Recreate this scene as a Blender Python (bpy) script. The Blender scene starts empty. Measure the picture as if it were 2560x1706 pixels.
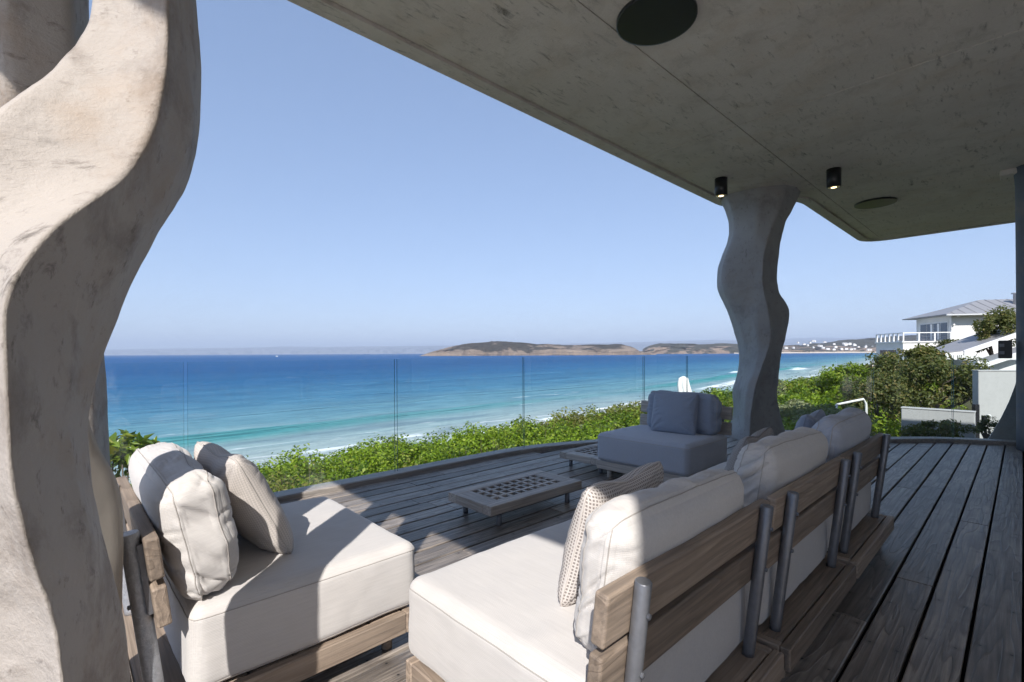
import bpy, bmesh, math, random
import numpy as np
from mathutils import Vector, Matrix, Euler

# ------------------------------------------------------------------ camera, sky, sun, exposure
S = bpy.context.scene
C = S.collection
F = 1200.0                      # focal length in photograph pixels (2560 px wide)
YAW = math.radians(46.8)        # camera looks this far to the left of the deck boards (+Y)
FW = np.array([-math.sin(YAW), math.cos(YAW)])
RT = np.array([math.cos(YAW), math.sin(YAW)])
CAMZ = 1.2
cam = bpy.data.cameras.new('camera'); camo = bpy.data.objects.new('camera', cam); C.objects.link(camo)
cam.sensor_width = 36.0; cam.lens = 36.0 * F / 2560.0
cam.shift_y = 29.5 / 2560.0
cam.clip_start = 0.05; cam.clip_end = 120000.0
camo.location = (0, 0, CAMZ)
camo.rotation_mode = 'XYZ'
camo.matrix_world = Matrix.Translation((0, 0, CAMZ)) @ Matrix.Rotation(YAW, 4, 'Z') @ Matrix.Rotation(math.radians(90), 4, 'X') @ Matrix.Rotation(math.radians(-0.3), 4, 'Z')
S.camera = camo

SUN_AZ = np.array([0.669, -0.743])      # horizontal direction towards the sun
SUN_EL = math.radians(41.0)
W = bpy.data.worlds.new('World'); S.world = W; W.use_nodes = True
nt = W.node_tree; nt.nodes.clear()
sky = nt.nodes.new('ShaderNodeTexSky'); sky.sky_type = 'NISHITA'; sky.sun_disc = False
sky.sun_elevation = SUN_EL
sky.sun_rotation = math.atan2(SUN_AZ[0], SUN_AZ[1])
sky.altitude = 0; sky.air_density = 1.0; sky.dust_density = 0.1; sky.ozone_density = 3.0
bg = nt.nodes.new('ShaderNodeBackground'); bg.inputs['Strength'].default_value = 0.145
wo = nt.nodes.new('ShaderNodeOutputWorld')
gm = nt.nodes.new('ShaderNodeGamma'); gm.inputs[1].default_value = 0.5
tn = nt.nodes.new('ShaderNodeMix'); tn.data_type = 'RGBA'; tn.blend_type = 'MULTIPLY'; tn.inputs[0].default_value = 1.0
tn.inputs[7].default_value = (0.68 * 1.62, 0.755 * 1.62, 0.935 * 1.62, 1)
nt.links.new(sky.outputs[0], gm.inputs[0]); nt.links.new(gm.outputs[0], tn.inputs[6])
nt.links.new(tn.outputs[2], bg.inputs[0]); nt.links.new(bg.outputs[0], wo.inputs[0])

sl = bpy.data.lights.new('sun', 'SUN'); sl.energy = 3.9; sl.angle = math.radians(0.53); sl.color = (1.0, 0.958, 0.905)
so = bpy.data.objects.new('sun', sl); C.objects.link(so)
so.rotation_euler = Vector((-SUN_AZ[0] * math.cos(SUN_EL), -SUN_AZ[1] * math.cos(SUN_EL), -math.sin(SUN_EL))).to_track_quat('-Z', 'Y').to_euler()
so.location = (20, -22, 30)

S.view_settings.view_transform = 'Standard'; S.view_settings.look = 'None'
S.view_settings.exposure = 0.78; S.view_settings.gamma = 1.0
S.view_settings.use_curve_mapping = False
S.cycles.use_denoising = True
S.cycles.use_adaptive_sampling = True; S.cycles.adaptive_threshold = 0.02
S.cycles.max_bounces = 9; S.cycles.diffuse_bounces = 5; S.cycles.glossy_bounces = 3
S.cycles.transparent_max_bounces = 16; S.cycles.transmission_bounces = 6; S.cycles.volume_bounces = 0
S.cycles.caustics_reflective = False; S.cycles.caustics_refractive = False
S.cycles.sample_clamp_indirect = 6.0

rnd = random.Random(7)
rng = np.random.default_rng(11)

# ------------------------------------------------------------------ geometry helpers
def ray(px):
    u = (px - 1280.0) / F
    return u * RT + FW
def hz(px): return 882.5 - 0.0055 * (px - 1280.0)
def at_d(px, py, d):
    """photo pixel at a given depth -> world point"""
    p = ray(px) * d
    return (p[0], p[1], CAMZ - (py - hz(px)) / F * d)
def cw(lat, dep, z):
    p = lat * RT + dep * FW
    return (p[0], p[1], z)

def link(o, parent=None):
    C.objects.link(o)
    if parent is not None: o.parent = parent
    return o
def tag(o, label=None, cat=None, group=None, kind=None):
    if label: o['label'] = label
    if cat: o['category'] = cat
    if group: o['group'] = group
    if kind: o['kind'] = kind
    return o
def empty(name, loc=(0, 0, 0), rz=0.0):
    o = bpy.data.objects.new(name, None); C.objects.link(o)
    o.empty_display_size = 0.1; o.location = loc; o.rotation_euler = (0, 0, rz)
    return o
def mesh_obj(name, verts, faces, mat, parent=None, smooth=False, loc=None):
    me = bpy.data.meshes.new(name)
    if isinstance(verts, np.ndarray): verts = verts.tolist()
    me.from_pydata(verts, [], faces); me.update()
    if mat: me.materials.append(mat)
    if smooth: me.polygons.foreach_set('use_smooth', [True] * len(me.polygons))
    o = bpy.data.objects.new(name, me); link(o, parent)
    if loc is not None: o.location = loc
    return o
def np_mesh(name, V, Fc, mat, parent=None, smooth=False, tint=None):
    """fast mesh from numpy arrays, all faces with the same vertex count"""
    me = bpy.data.meshes.new(name)
    k = Fc.shape[1]
    me.vertices.add(len(V)); me.vertices.foreach_set('co', np.ascontiguousarray(V, dtype=np.float32).ravel())
    me.loops.add(Fc.size); me.loops.foreach_set('vertex_index', np.ascontiguousarray(Fc, dtype=np.int32).ravel())
    me.polygons.add(len(Fc)); me.polygons.foreach_set('loop_start', np.arange(0, Fc.size, k, dtype=np.int32))
    if smooth: me.polygons.foreach_set('use_smooth', np.ones(len(Fc), dtype=bool))
    if tint is not None:
        ca = me.color_attributes.new('tint', 'FLOAT_COLOR', 'POINT')
        ca.data.foreach_set('color', np.ascontiguousarray(tint, dtype=np.float32).ravel())
    me.update(calc_edges=True); me.validate()
    if mat: me.materials.append(mat)
    o = bpy.data.objects.new(name, me); link(o, parent)
    return o
def bm_obj(name, bm, mat, parent=None, smooth=False, loc=None, rot=None):
    me = bpy.data.meshes.new(name); bm.normal_update(); bm.to_mesh(me); bm.free()
    if mat: me.materials.append(mat)
    if smooth: me.polygons.foreach_set('use_smooth', [True] * len(me.polygons))
    o = bpy.data.objects.new(name, me); link(o, parent)
    if loc is not None: o.location = loc
    if rot is not None: o.rotation_euler = rot
    return o
def box_bm(a, b, bev=0.0, seg=1, mtx=None, bm=None):
    """box between two corners, optionally bevelled"""
    nb = bmesh.new()
    bmesh.ops.create_cube(nb, size=1.0)
    a = Vector(a); b = Vector(b)
    for v in nb.verts:
        v.co = Vector([(a[i] + b[i]) / 2 + v.co[i] * (b[i] - a[i]) for i in range(3)])
    if bev > 0: bmesh.ops.bevel(nb, geom=nb.edges[:], offset=bev, segments=seg, affect='EDGES', profile=0.5)
    if mtx is not None: nb.transform(mtx)
    if bm is None: return nb
    me = bpy.data.meshes.new('t'); nb.to_mesh(me); nb.free(); bm.from_mesh(me); bpy.data.meshes.remove(me)
    return bm
def box(name, a, b, mat, parent=None, bev=0.0, seg=1, mtx=None, smooth=False):
    return bm_obj(name, box_bm(a, b, bev, seg, mtx), mat, parent, smooth)
def tube_data(path, r, n=10, caps=True):
    P = [Vector(p) for p in path]; V = []; Fc = []
    rr = r if isinstance(r, (list, tuple)) else [r] * len(P)
    up = Vector((0, 0, 1))
    prev = None
    for i, p in enumerate(P):
        t = (P[min(i + 1, len(P) - 1)] - P[max(i - 1, 0)]).normalized()
        if prev is None:
            a = up if abs(t.dot(up)) < 0.9 else Vector((1, 0, 0))
            x = t.cross(a).normalized()
        else:
            x = (prev - t * prev.dot(t)).normalized()
        prev = x; y = t.cross(x)
        for k in range(n):
            an = 2 * math.pi * k / n
            V.append(tuple(p + (x * math.cos(an) + y * math.sin(an)) * rr[i]))
    for i in range(len(P) - 1):
        for k in range(n):
            Fc.append((i * n + k, i * n + (k + 1) % n, (i + 1) * n + (k + 1) % n, (i + 1) * n + k))
    if caps:
        Fc.append(tuple(range(n - 1, -1, -1))); Fc.append(tuple((len(P) - 1) * n + k for k in range(n)))
    return V, Fc
def tube(name, path, r, mat, parent=None, n=10, smooth=True):
    V, Fc = tube_data(path, r, n)
    o = mesh_obj(name, V, Fc, mat, parent)
    if smooth:
        fl = [len(f) == 4 or n == 4 for f in Fc]
        o.data.polygons.foreach_set('use_smooth', fl)
    return o
def lathe(name, prof, mat, parent=None, n=24, loc=None, smooth=True):
    V = []; Fc = []
    for (r, z) in prof:
        for k in range(n):
            a = 2 * math.pi * k / n; V.append((r * math.cos(a), r * math.sin(a), z))
    for i in range(len(prof) - 1):
        for k in range(n):
            Fc.append((i * n + k, i * n + (k + 1) % n, (i + 1) * n + (k + 1) % n, (i + 1) * n + k))
    Fc.append(tuple(range(n - 1, -1, -1))); Fc.append(tuple((len(prof) - 1) * n + k for k in range(n)))
    o = mesh_obj(name, V, Fc, mat, parent, loc=loc)
    if smooth: o.data.polygons.foreach_set('use_smooth', [len(f) == 4 for f in Fc])
    return o

# value noise in numpy
_perm = rng.random(65536)
def vnoise(P):
    P = np.asarray(P, dtype=float)
    I = np.floor(P).astype(np.int64); f = P - I; f = f * f * (3 - 2 * f)
    def h(ix, iy, iz): return _perm[(ix * 73856093 ^ iy * 19349663 ^ iz * 83492791) & 65535]
    r = 0
    for dx in (0, 1):
        for dy in (0, 1):
            for dz in (0, 1):
                w = (f[:, 0] if dx else 1 - f[:, 0]) * (f[:, 1] if dy else 1 - f[:, 1]) * (f[:, 2] if dz else 1 - f[:, 2])
                r = r + w * h(I[:, 0] + dx, I[:, 1] + dy, I[:, 2] + dz)
    return r * 2 - 1
def fbm(P, o=4):
    P = np.asarray(P, dtype=float); r = 0; a = 1.0
    for i in range(o):
        r = r + a * vnoise(P * (2 ** i) + 17.3 * i); a *= 0.5
    return r

# ------------------------------------------------------------------ material helpers
class M:
    def __init__(s, name):
        s.m = bpy.data.materials.new(name); s.m.use_nodes = True
        s.t = s.m.node_tree; s.t.nodes.clear()
        s.out = s.t.nodes.new('ShaderNodeOutputMaterial')
    def n(s, typ, **kw):
        nd = s.t.nodes.new(typ)
        ins = kw.pop('ins', {})
        for k, v in kw.items(): setattr(nd, k, v)
        for k, v in ins.items(): s.set(nd.inputs[k], v)
        return nd
    def set(s, sock, v):
        if isinstance(v, bpy.types.NodeSocket): s.t.links.new(v, sock)
        elif isinstance(v, bpy.types.Node): s.t.links.new(v.outputs[0], sock)
        else:
            if isinstance(v, (tuple, list)) and len(v) == 3 and sock.type == 'RGBA': v = (*v, 1)
            sock.default_value = v
    def coord(s, kind='Object'): return s.n('ShaderNodeTexCoord').outputs[kind]
    def geo(s): return s.n('ShaderNodeNewGeometry').outputs['Position']
    def mapping(s, vec, scale=(1, 1, 1), loc=(0, 0, 0), rot=(0, 0, 0)):
        return s.n('ShaderNodeMapping', ins={'Vector': vec, 'Scale': scale, 'Location': loc, 'Rotation': rot}).outputs[0]
    def noise(s, vec, scale=5, detail=4, rough=0.55, dist=0.0):
        return s.n('ShaderNodeTexNoise', ins={'Vector': vec, 'Scale': scale, 'Detail': detail, 'Roughness': rough, 'Distortion': dist}).outputs['Fac']
    def ramp(s, fac, stops, interp='LINEAR'):
        r = s.n('ShaderNodeValToRGB', ins={'Fac': fac}); cr = r.color_ramp; cr.interpolation = interp
        while len(cr.elements) > len(stops): cr.elements.remove(cr.elements[-1])
        while len(cr.elements) < len(stops): cr.elements.new(1.0)
        for e, (p, c) in zip(cr.elements, stops):
            e.position = p
            e.color = (c, c, c, 1) if isinstance(c, (int, float)) else (*c, 1)
        return r.outputs[0]
    def mix(s, fac, a, b, mode='MIX'):
        nd = s.n('ShaderNodeMix', data_type='RGBA', blend_type=mode)
        s.set(nd.inputs[0], fac); s.set(nd.inputs[6], a); s.set(nd.inputs[7], b)
        return nd.outputs[2]
    def math(s, op, a, b=0.0, clamp=False):
        nd = s.n('ShaderNodeMath', operation=op, use_clamp=clamp); s.set(nd.inputs[0], a); s.set(nd.inputs[1], b)
        return nd.outputs[0]
    def sep(s, vec): return s.n('ShaderNodeSeparateXYZ', ins={0: vec})
    def bump(s, h, strength=0.3, dist=0.01, normal=None):
        nd = s.n('ShaderNodeBump', ins={'Height': h, 'Strength': strength, 'Distance': dist})
        if normal is not None: s.set(nd.inputs['Normal'], normal)
        return nd.outputs[0]
    def rand(s): return s.n('ShaderNodeObjectInfo').outputs['Random']
    def bsdf(s, color, rough=0.6, metal=0.0, spec=0.5, normal=None, **ex):
        b = s.n('ShaderNodeBsdfPrincipled', ins={'Base Color': color, 'Roughness': rough, 'Metallic': metal, 'Specular IOR Level': spec})
        if normal is not None: s.set(b.inputs['Normal'], normal)
        for k, v in ex.items(): s.set(b.inputs[k], v)
        s.t.links.new(b.outputs[0], s.out.inputs['Surface'])
        return s.m

def mat_concrete(name, light, dark, blotch=0.5, streak=0.7, bumps=0.35, rough=0.75, warm=(0.33, 0.26, 0.19)):
    m = M(name); p = m.geo()
    big = m.noise(p, 1.1, 5, 0.6, 0.4)
    med = m.noise(p, 4.2, 7, 0.68, 0.25)
    st = m.noise(m.mapping(p, (10, 2.2, 6), rot=(0.4, 0.3, 0.9)), 2.6, 7, 0.72, 0.15)
    fine = m.noise(p, 60, 4, 0.6)
    a = m.mix(m.ramp(big, [(0.3, 0.0), (0.7, 1.0)]), light, tuple(0.55 * l + 0.45 * d for l, d in zip(light, dark)))
    a = m.mix(m.math('MULTIPLY', m.ramp(med, [(0.52, 0.0), (0.72, 1.0)]), blotch), a, dark)
    a = m.mix(m.math('MULTIPLY', m.ramp(st, [(0.58, 0.0), (0.72, 1.0)]), streak), a, tuple(0.55 * d for d in dark))
    sc = m.noise(m.mapping(p, (11, 2.4, 7), rot=(0.2, 0.5, 0.75)), 1.5, 8, 0.74, 0.5)
    patch = m.ramp(m.noise(p, 1.7, 3, 0.6, 0.5), [(0.45, 0.0), (0.62, 1.0)])
    a = m.mix(m.math('MULTIPLY', m.math('MULTIPLY', m.ramp(sc, [(0.56, 0.0), (0.68, 1.0)]), patch), streak), a, tuple(0.35 * d for d in dark))
    a = m.mix(m.math('MULTIPLY', m.ramp(sc, [(0.30, 1.0), (0.40, 0.0)]), 0.35 * streak), a, tuple(min(1.0, l * 1.2) for l in light))
    a = m.mix(m.math('MULTIPLY', m.ramp(m.noise(p, 2.3, 6, 0.65), [(0.50, 0.0), (0.70, 1.0)]), 0.5), a, warm)
    h = m.math('ADD', m.math('MULTIPLY', med, 0.7), m.math('ADD', m.math('MULTIPLY', st, 0.6), m.math('MULTIPLY', fine, 0.15)))
    return m.bsdf(a, rough, spec=0.35, normal=m.bump(h, bumps, 0.02))

def mat_wood(name, c1, c2, c3, along='Y', rough=0.6, knots=True, fine=1.0, bumpy=0.4):
    m = M(name); o = m.coord('Object')
    r = m.rand()
    off = m.n('ShaderNodeCombineXYZ', ins={0: m.math('MULTIPLY', r, 37.0), 1: m.math('MULTIPLY', r, 91.0), 2: m.math('MULTIPLY', r, 13.0)})
    v = m.n('ShaderNodeVectorMath', operation='ADD', ins={0: o, 1: off}).outputs[0]
    if along == 'Y': sc_l = (7, 0.55, 7); sc_f = (60, 2.2, 60)
    elif along == 'X': sc_l = (0.55, 7, 7); sc_f = (2.2, 60, 60)
    else: sc_l = (7, 7, 0.55); sc_f = (60, 60, 2.2)
    low = m.noise(m.mapping(v, sc_l), 1.0, 2, 0.5, 0.3)
    rings = m.math('FRACT', m.math('MULTIPLY', low, 13.0))
    rings = m.ramp(rings, [(0.0, 0.0), (0.55, 0.35), (0.9, 1.0), (1.0, 0.0)])
    grain = m.noise(m.mapping(v, sc_f), 1.0, 5, 0.65, 0.2)
    blot = m.noise(v, 3.0, 4, 0.6)
    col = m.mix(rings, c1, c2)
    col = m.mix(m.ramp(grain, [(0.35, 0.0), (0.7, 0.9)]), col, c3)
    col = m.mix(m.math('MULTIPLY', m.ramp(blot, [(0.5, 0.0), (0.8, 1.0)]), 0.45), col, c3)
    tone = m.math('ADD', m.math('MULTIPLY', r, 0.55), 0.72)
    col = m.mix(1.0, col, m.n('ShaderNodeCombineXYZ', ins={0: tone, 1: tone, 2: tone}).outputs[0], 'MULTIPLY')
    h = m.math('ADD', m.math('MULTIPLY', rings, 0.5), grain)
    return m.bsdf(col, rough, spec=0.45, normal=m.bump(h, bumpy, 0.004 * fine))

def mat_deck():
    m = mat_wood('weathered_decking', (0.40, 0.345, 0.295), (0.21, 0.178, 0.155), (0.10, 0.088, 0.08), 'Y', 0.42, bumpy=0.7)
    k = M.__new__(M); k.m = m; k.t = m.node_tree
    b = [n for n in k.t.nodes if n.type == 'BSDF_PRINCIPLED'][0]
    src = b.inputs['Base Color'].links[0].from_socket
    sx = k.sep(k.coord('Object'))
    fy = k.math('SUBTRACT', k.math('FRACT', k.math('ADD', k.math('DIVIDE', sx.outputs[1], 0.45), 0.27)), 0.5)
    fy = k.math('MULTIPLY', fy, 0.45)
    fx = k.math('SUBTRACT', k.math('ABSOLUTE', sx.outputs[0]), 0.045)
    d = k.math('SQRT', k.math('ADD', k.math('MULTIPLY', fx, fx), k.math('MULTIPLY', fy, fy)))
    hole = k.ramp(k.math('DIVIDE', d, 0.01), [(0.42, 1.0), (0.58, 0.0)])
    halo = k.math('MULTIPLY', k.ramp(k.math('DIVIDE', d, 0.03), [(0.2, 1.0), (1.0, 0.0)]), 0.4)
    dirt = k.ramp(k.noise(k.geo(), 1.3, 5, 0.7, 0.6), [(0.5, 0.0), (0.72, 0.55)])
    c = k.mix(dirt, src, (0.10, 0.085, 0.075)); c = k.mix(halo, c, (0.06, 0.05, 0.045)); c = k.mix(hole, c, (0.03, 0.028, 0.028))
    k.set(b.inputs['Base Color'], c)
    return m
def mat_plain(name, col, rough=0.5, metal=0.0, spec=0.5, nscale=0.0, namt=0.15, bump=0.0):
    m = M(name)
    if nscale:
        nn = m.noise(m.coord('Object'), nscale, 5, 0.6)
        c = m.mix(m.ramp(nn, [(0.3, 0.0), (0.75, 1.0)]), col, tuple(x * (1 - namt) for x in col))
        return m.bsdf(c, rough, metal, spec, normal=m.bump(nn, bump, 0.01) if bump else None)
    return m.bsdf(col, rough, metal, spec)

def mat_fabric(name, col, weave=420.0, bump=0.25, stain=0.12):
    m = M(name); o = m.coord('Object')
    w1 = m.n('ShaderNodeTexWave', bands_direction='X', ins={'Vector': o, 'Scale': weave / 6.28, 'Distortion': 1.5, 'Detail': 2.0}).outputs['Fac']
    w2 = m.n('ShaderNodeTexWave', bands_direction='Z', ins={'Vector': o, 'Scale': weave / 6.28, 'Distortion': 1.5, 'Detail': 2.0}).outputs['Fac']
    nn = m.noise(o, 3.5, 5, 0.6); sl = m.noise(m.mapping(o, (140, 9, 140)), 1.0, 3, 0.6)
    c = m.mix(m.math('MULTIPLY', m.ramp(nn, [(0.4, 0.0), (0.8, 1.0)]), stain * 3), col, tuple(x * 0.82 for x in col))
    c = m.mix(m.math('MULTIPLY', m.ramp(sl, [(0.35, 0.0), (0.75, 1.0)]), 0.6), c, tuple(x * 0.84 for x in col))
    h = m.math('ADD', m.math('ADD', w1, w2), m.math('MULTIPLY', sl, 1.2))
    return m.bsdf(c, 0.9, spec=0.2, normal=m.bump(h, bump, 0.0012), **{'Sheen Weight': 0.25, 'Sheen Roughness': 0.5})

def mat_waffle(name, light, dark, freq=92.0):
    """small woven grid: dark thread with pale squares"""
    m = M(name); o = m.coord('UV')
    s = m.sep(m.n('ShaderNodeVectorMath', operation='SCALE', ins={0: o, 'Scale': freq}).outputs[0])
    fx = m.math('ABSOLUTE', m.math('SUBTRACT', m.math('FRACT', s.outputs[0]), 0.5))
    fy = m.math('ABSOLUTE', m.math('SUBTRACT', m.math('FRACT', s.outputs[1]), 0.5))
    d = m.math('MAXIMUM', fx, fy)
    fac = m.ramp(d, [(0.24, 1.0), (0.34, 0.0)])
    c = m.mix(fac, light, dark)
    return m.bsdf(c, 0.92, spec=0.15, normal=m.bump(d, 0.5, 0.003))

def mat_knit(name, col, freq=105.0):
    m = M(name); o = m.coord('UV')
    s = m.sep(m.n('ShaderNodeVectorMath', operation='SCALE', ins={0: o, 'Scale': freq}).outputs[0])
    fx = m.math('ABSOLUTE', m.math('SUBTRACT', m.math('FRACT', s.outputs[0]), 0.5))
    zy = m.math('ADD', s.outputs[1], m.math('MULTIPLY', fx, 1.2))
    fy = m.math('ABSOLUTE', m.math('SUBTRACT', m.math('FRACT', zy), 0.5))
    d = m.math('ADD', m.math('MULTIPLY', fx, 1.0), fy)
    c = m.mix(m.ramp(d, [(0.3, 0.0), (0.75, 1.0)]), col, tuple(x * 0.74 for x in col))
    return m.bsdf(c, 0.95, spec=0.12, normal=m.bump(d, -0.7, 0.004))

def mat_leaf(name, c_dark, c_light, c_alt, trans=0.35, rough=0.4, c_third=(0.21, 0.20, 0.05)):
    m = M(name)
    at = m.n('ShaderNodeAttribute', attribute_name='tint').outputs['Color']
    s = m.n('ShaderNodeSeparateColor', ins={0: at})
    c = m.mix(s.outputs[0], c_dark, c_light)
    c = m.mix(m.ramp(s.outputs[1], [(0.72, 0.0), (0.95, 1.0)]), c, c_alt)
    c = m.mix(m.ramp(s.outputs[2], [(0.70, 0.0), (0.9, 1.0)]), c, c_third)
    b = m.n('ShaderNodeBsdfPrincipled', ins={'Base Color': c, 'Roughness': rough, 'Specular IOR Level': 0.22})
    tr = m.n('ShaderNodeBsdfTranslucent', ins={'Color': m.mix(0.4, c, (0.28, 0.34, 0.03))})
    mx = m.n('ShaderNodeMixShader', ins={0: trans, 1: b.outputs[0], 2: tr.outputs[0]})
    m.t.links.new(mx.outputs[0], m.out.inputs['Surface'])
    return m.m

def mat_glass(name):
    m = M(name)
    fr = m.n('ShaderNodeFresnel', ins={'IOR': 1.5}).outputs[0]
    tr = m.n('ShaderNodeBsdfTransparent', ins={'Color': (0.955, 0.985, 0.98, 1)})
    gl = m.n('ShaderNodeBsdfGlossy', ins={'Color': (1, 1, 1, 1), 'Roughness': 0.0})
    back = m.n('ShaderNodeNewGeometry').outputs['Backfacing']
    fac = m.math('MULTIPLY', m.math('MULTIPLY', fr, m.math('SUBTRACT', 1.0, back)), 1.0, True)
    mx = m.n('ShaderNodeMixShader', ins={0: fac, 1: tr.outputs[0], 2: gl.outputs[0]})
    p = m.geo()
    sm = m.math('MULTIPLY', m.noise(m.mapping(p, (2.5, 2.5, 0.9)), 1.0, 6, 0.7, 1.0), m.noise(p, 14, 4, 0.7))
    veil_film = m.math('MULTIPLY', m.ramp(sm, [(0.22, 0.0), (0.45, 1.0)]), 0.06)  # salt smears, with a pale reflection veil painted in as diffuse white
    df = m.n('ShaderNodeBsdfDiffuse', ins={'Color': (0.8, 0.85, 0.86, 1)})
    m2 = m.n('ShaderNodeMixShader', ins={0: veil_film, 1: mx.outputs[0], 2: df.outputs[0]})
    m.t.links.new(m2.outputs[0], m.out.inputs['Surface'])
    return m.m
def mat_glass_edge(name):
    m = M(name)
    tr = m.n('ShaderNodeBsdfTransparent', ins={'Color': (0.25, 0.42, 0.42, 1)})
    b = m.n('ShaderNodeBsdfPrincipled', ins={'Base Color': (0.06, 0.14, 0.135, 1), 'Roughness': 0.15})
    mx = m.n('ShaderNodeMixShader', ins={0: 0.8, 1: tr.outputs[0], 2: b.outputs[0]})
    m.t.links.new(mx.outputs[0], m.out.inputs['Surface'])
    return m.m

MT = {}
MT['conc'] = mat_concrete('concrete_soffit', (0.72, 0.665, 0.61), (0.45, 0.40, 0.35), 0.6, 0.95, 0.55, warm=(0.62, 0.52, 0.42))
MT['conc_col'] = mat_concrete('concrete_column', (0.47, 0.425, 0.385), (0.20, 0.165, 0.14), 0.95, 0.9, 0.6, warm=(0.32, 0.215, 0.13))
MT['conc_far'] = mat_concrete('concrete_far_column', (0.40, 0.39, 0.385), (0.20, 0.19, 0.185), 0.6, 0.7, 0.6, warm=(0.33, 0.28, 0.24))
MT['conc_smooth'] = mat_concrete('concrete_smooth', (0.42, 0.38, 0.33), (0.33, 0.29, 0.25), 0.3, 0.2, 0.12)
MT['post'] = mat_concrete('painted_post', (0.17, 0.185, 0.21), (0.12, 0.13, 0.15), 0.4, 0.3, 0.2)
MT['deck'] = mat_deck()
MT['kerb'] = mat_wood('kerb_timber', (0.40, 0.36, 0.32), (0.29, 0.26, 0.235), (0.19, 0.175, 0.165), 'Y', 0.5, bumpy=0.3)
MT['teakX'] = mat_wood('teak_x', (0.39, 0.305, 0.235), (0.28, 0.215, 0.163), (0.17, 0.135, 0.108), 'X', 0.6)
MT['teakY'] = mat_wood('teak_y', (0.39, 0.305, 0.235), (0.28, 0.215, 0.163), (0.17, 0.135, 0.108), 'Y', 0.6)
MT['greyX'] = mat_wood('grey_teak_x', (0.54, 0.49, 0.44), (0.41, 0.365, 0.32), (0.26, 0.23, 0.205), 'X', 0.6)
MT['greyY'] = mat_wood('grey_teak_y', (0.54, 0.49, 0.44), (0.41, 0.365, 0.32), (0.26, 0.23, 0.205), 'Y', 0.6)
MT['linen'] = mat_fabric('linen', (0.60, 0.57, 0.545))
MT['linen_shade'] = mat_fabric('linen_shade_tint', (0.47, 0.49, 0.55))  # the same linen with the cool tint of shade put into its colour
MT['slate'] = mat_fabric('dark_cloth_shade_tint', (0.30, 0.335, 0.41))  # darker cloth, with the blue of the shade put into its colour
MT['seam'] = mat_plain('seam_thread', (0.40, 0.37, 0.34), 0.9)
MT['knit'] = mat_knit('beige_knit', (0.60, 0.55, 0.51))
MT['knit_grey'] = mat_knit('grey_knit', (0.36, 0.34, 0.33))
MT['waffle'] = mat_waffle('waffle_weave', (0.62, 0.57, 0.53), (0.26, 0.225, 0.205))
MT['dark'] = mat_plain('dark_void', (0.02, 0.02, 0.022), 0.9)
MT['black'] = mat_plain('black_metal', (0.018, 0.018, 0.02), 0.35, 0.0, 0.5)
MT['white'] = mat_plain('white_paint', (0.78, 0.78, 0.76), 0.5, nscale=1.2, namt=0.1)
MT['plaster'] = mat_plain('white_plaster', (0.76, 0.75, 0.72), 0.8, nscale=0.8, namt=0.12)
MT['grey_plaster'] = mat_plain('grey_plaster', (0.46, 0.46, 0.455), 0.8, nscale=0.9, namt=0.10)
MT['roof'] = mat_plain('grey_roof_sheet', (0.26, 0.26, 0.27), 0.45, nscale=0.6, namt=0.15)
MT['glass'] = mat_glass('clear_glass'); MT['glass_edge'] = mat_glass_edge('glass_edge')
MT['sand'] = mat_plain('sand', (0.62, 0.54, 0.42), 0.9, nscale=0.05, namt=0.15)
MT['bark'] = mat_plain('bark', (0.16, 0.125, 0.10), 0.9, nscale=30, namt=0.5, bump=0.6)
MT['window'] = mat_plain('window_glass', (0.05, 0.075, 0.11), 0.05, 0.0, 0.8)

def mat_galv():
    m = M('galvanised_steel'); o = m.coord('Object')
    n1 = m.noise(o, 55, 6, 0.7, 0.5); n2 = m.noise(o, 14, 3, 0.5)
    c = m.mix(m.ramp(n1, [(0.4, 0.0), (0.65, 1.0)]), (0.42, 0.44, 0.48), (0.56, 0.58, 0.62))
    return m.bsdf(c, 0.42, 0.55, normal=m.bump(m.math('ADD', n1, m.math('MULTIPLY', n2, 0.5)), 0.7, 0.006))
MT['galv'] = mat_galv()
def mat_dkmetal():
    m = M('dull_steel'); o = m.coord('Object'); n1 = m.noise(o, 30, 5, 0.6)
    c = m.mix(n1, (0.13, 0.135, 0.15), (0.24, 0.245, 0.265))
    return m.bsdf(c, 0.42, 0.5, normal=m.bump(n1, 0.4, 0.004))
MT['steel'] = mat_dkmetal()
def mat_rust():
    m = M('rusty_disc'); o = m.coord('Object'); n1 = m.noise(o, 9, 6, 0.65); n2 = m.noise(o, 40, 3, 0.5)
    c = m.mix(m.ramp(n1, [(0.35, 0.0), (0.7, 1.0)]), (0.085, 0.048, 0.028), (0.18, 0.095, 0.05))
    c = m.mix(m.ramp(m.math('MULTIPLY', n1, n2), [(0.34, 0.0), (0.40, 1.0)]), c, (0.4, 0.34, 0.28))
    return m.bsdf(c, 0.35, 0.2, normal=m.bump(n2, 0.3, 0.004))
MT['rust'] = mat_rust()
MT['brass'] = mat_plain('brass_reflector', (0.65, 0.48, 0.25), 0.3, 0.9)
def mat_emit(name, col, st):
    m = M(name); e = m.n('ShaderNodeEmission', ins={'Color': (*col, 1), 'Strength': st})
    m.t.links.new(e.outputs[0], m.out.inputs['Surface']); return m.m
MT['lamp'] = mat_emit('warm_lamp', (1.0, 0.72, 0.38), 3.0)

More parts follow.
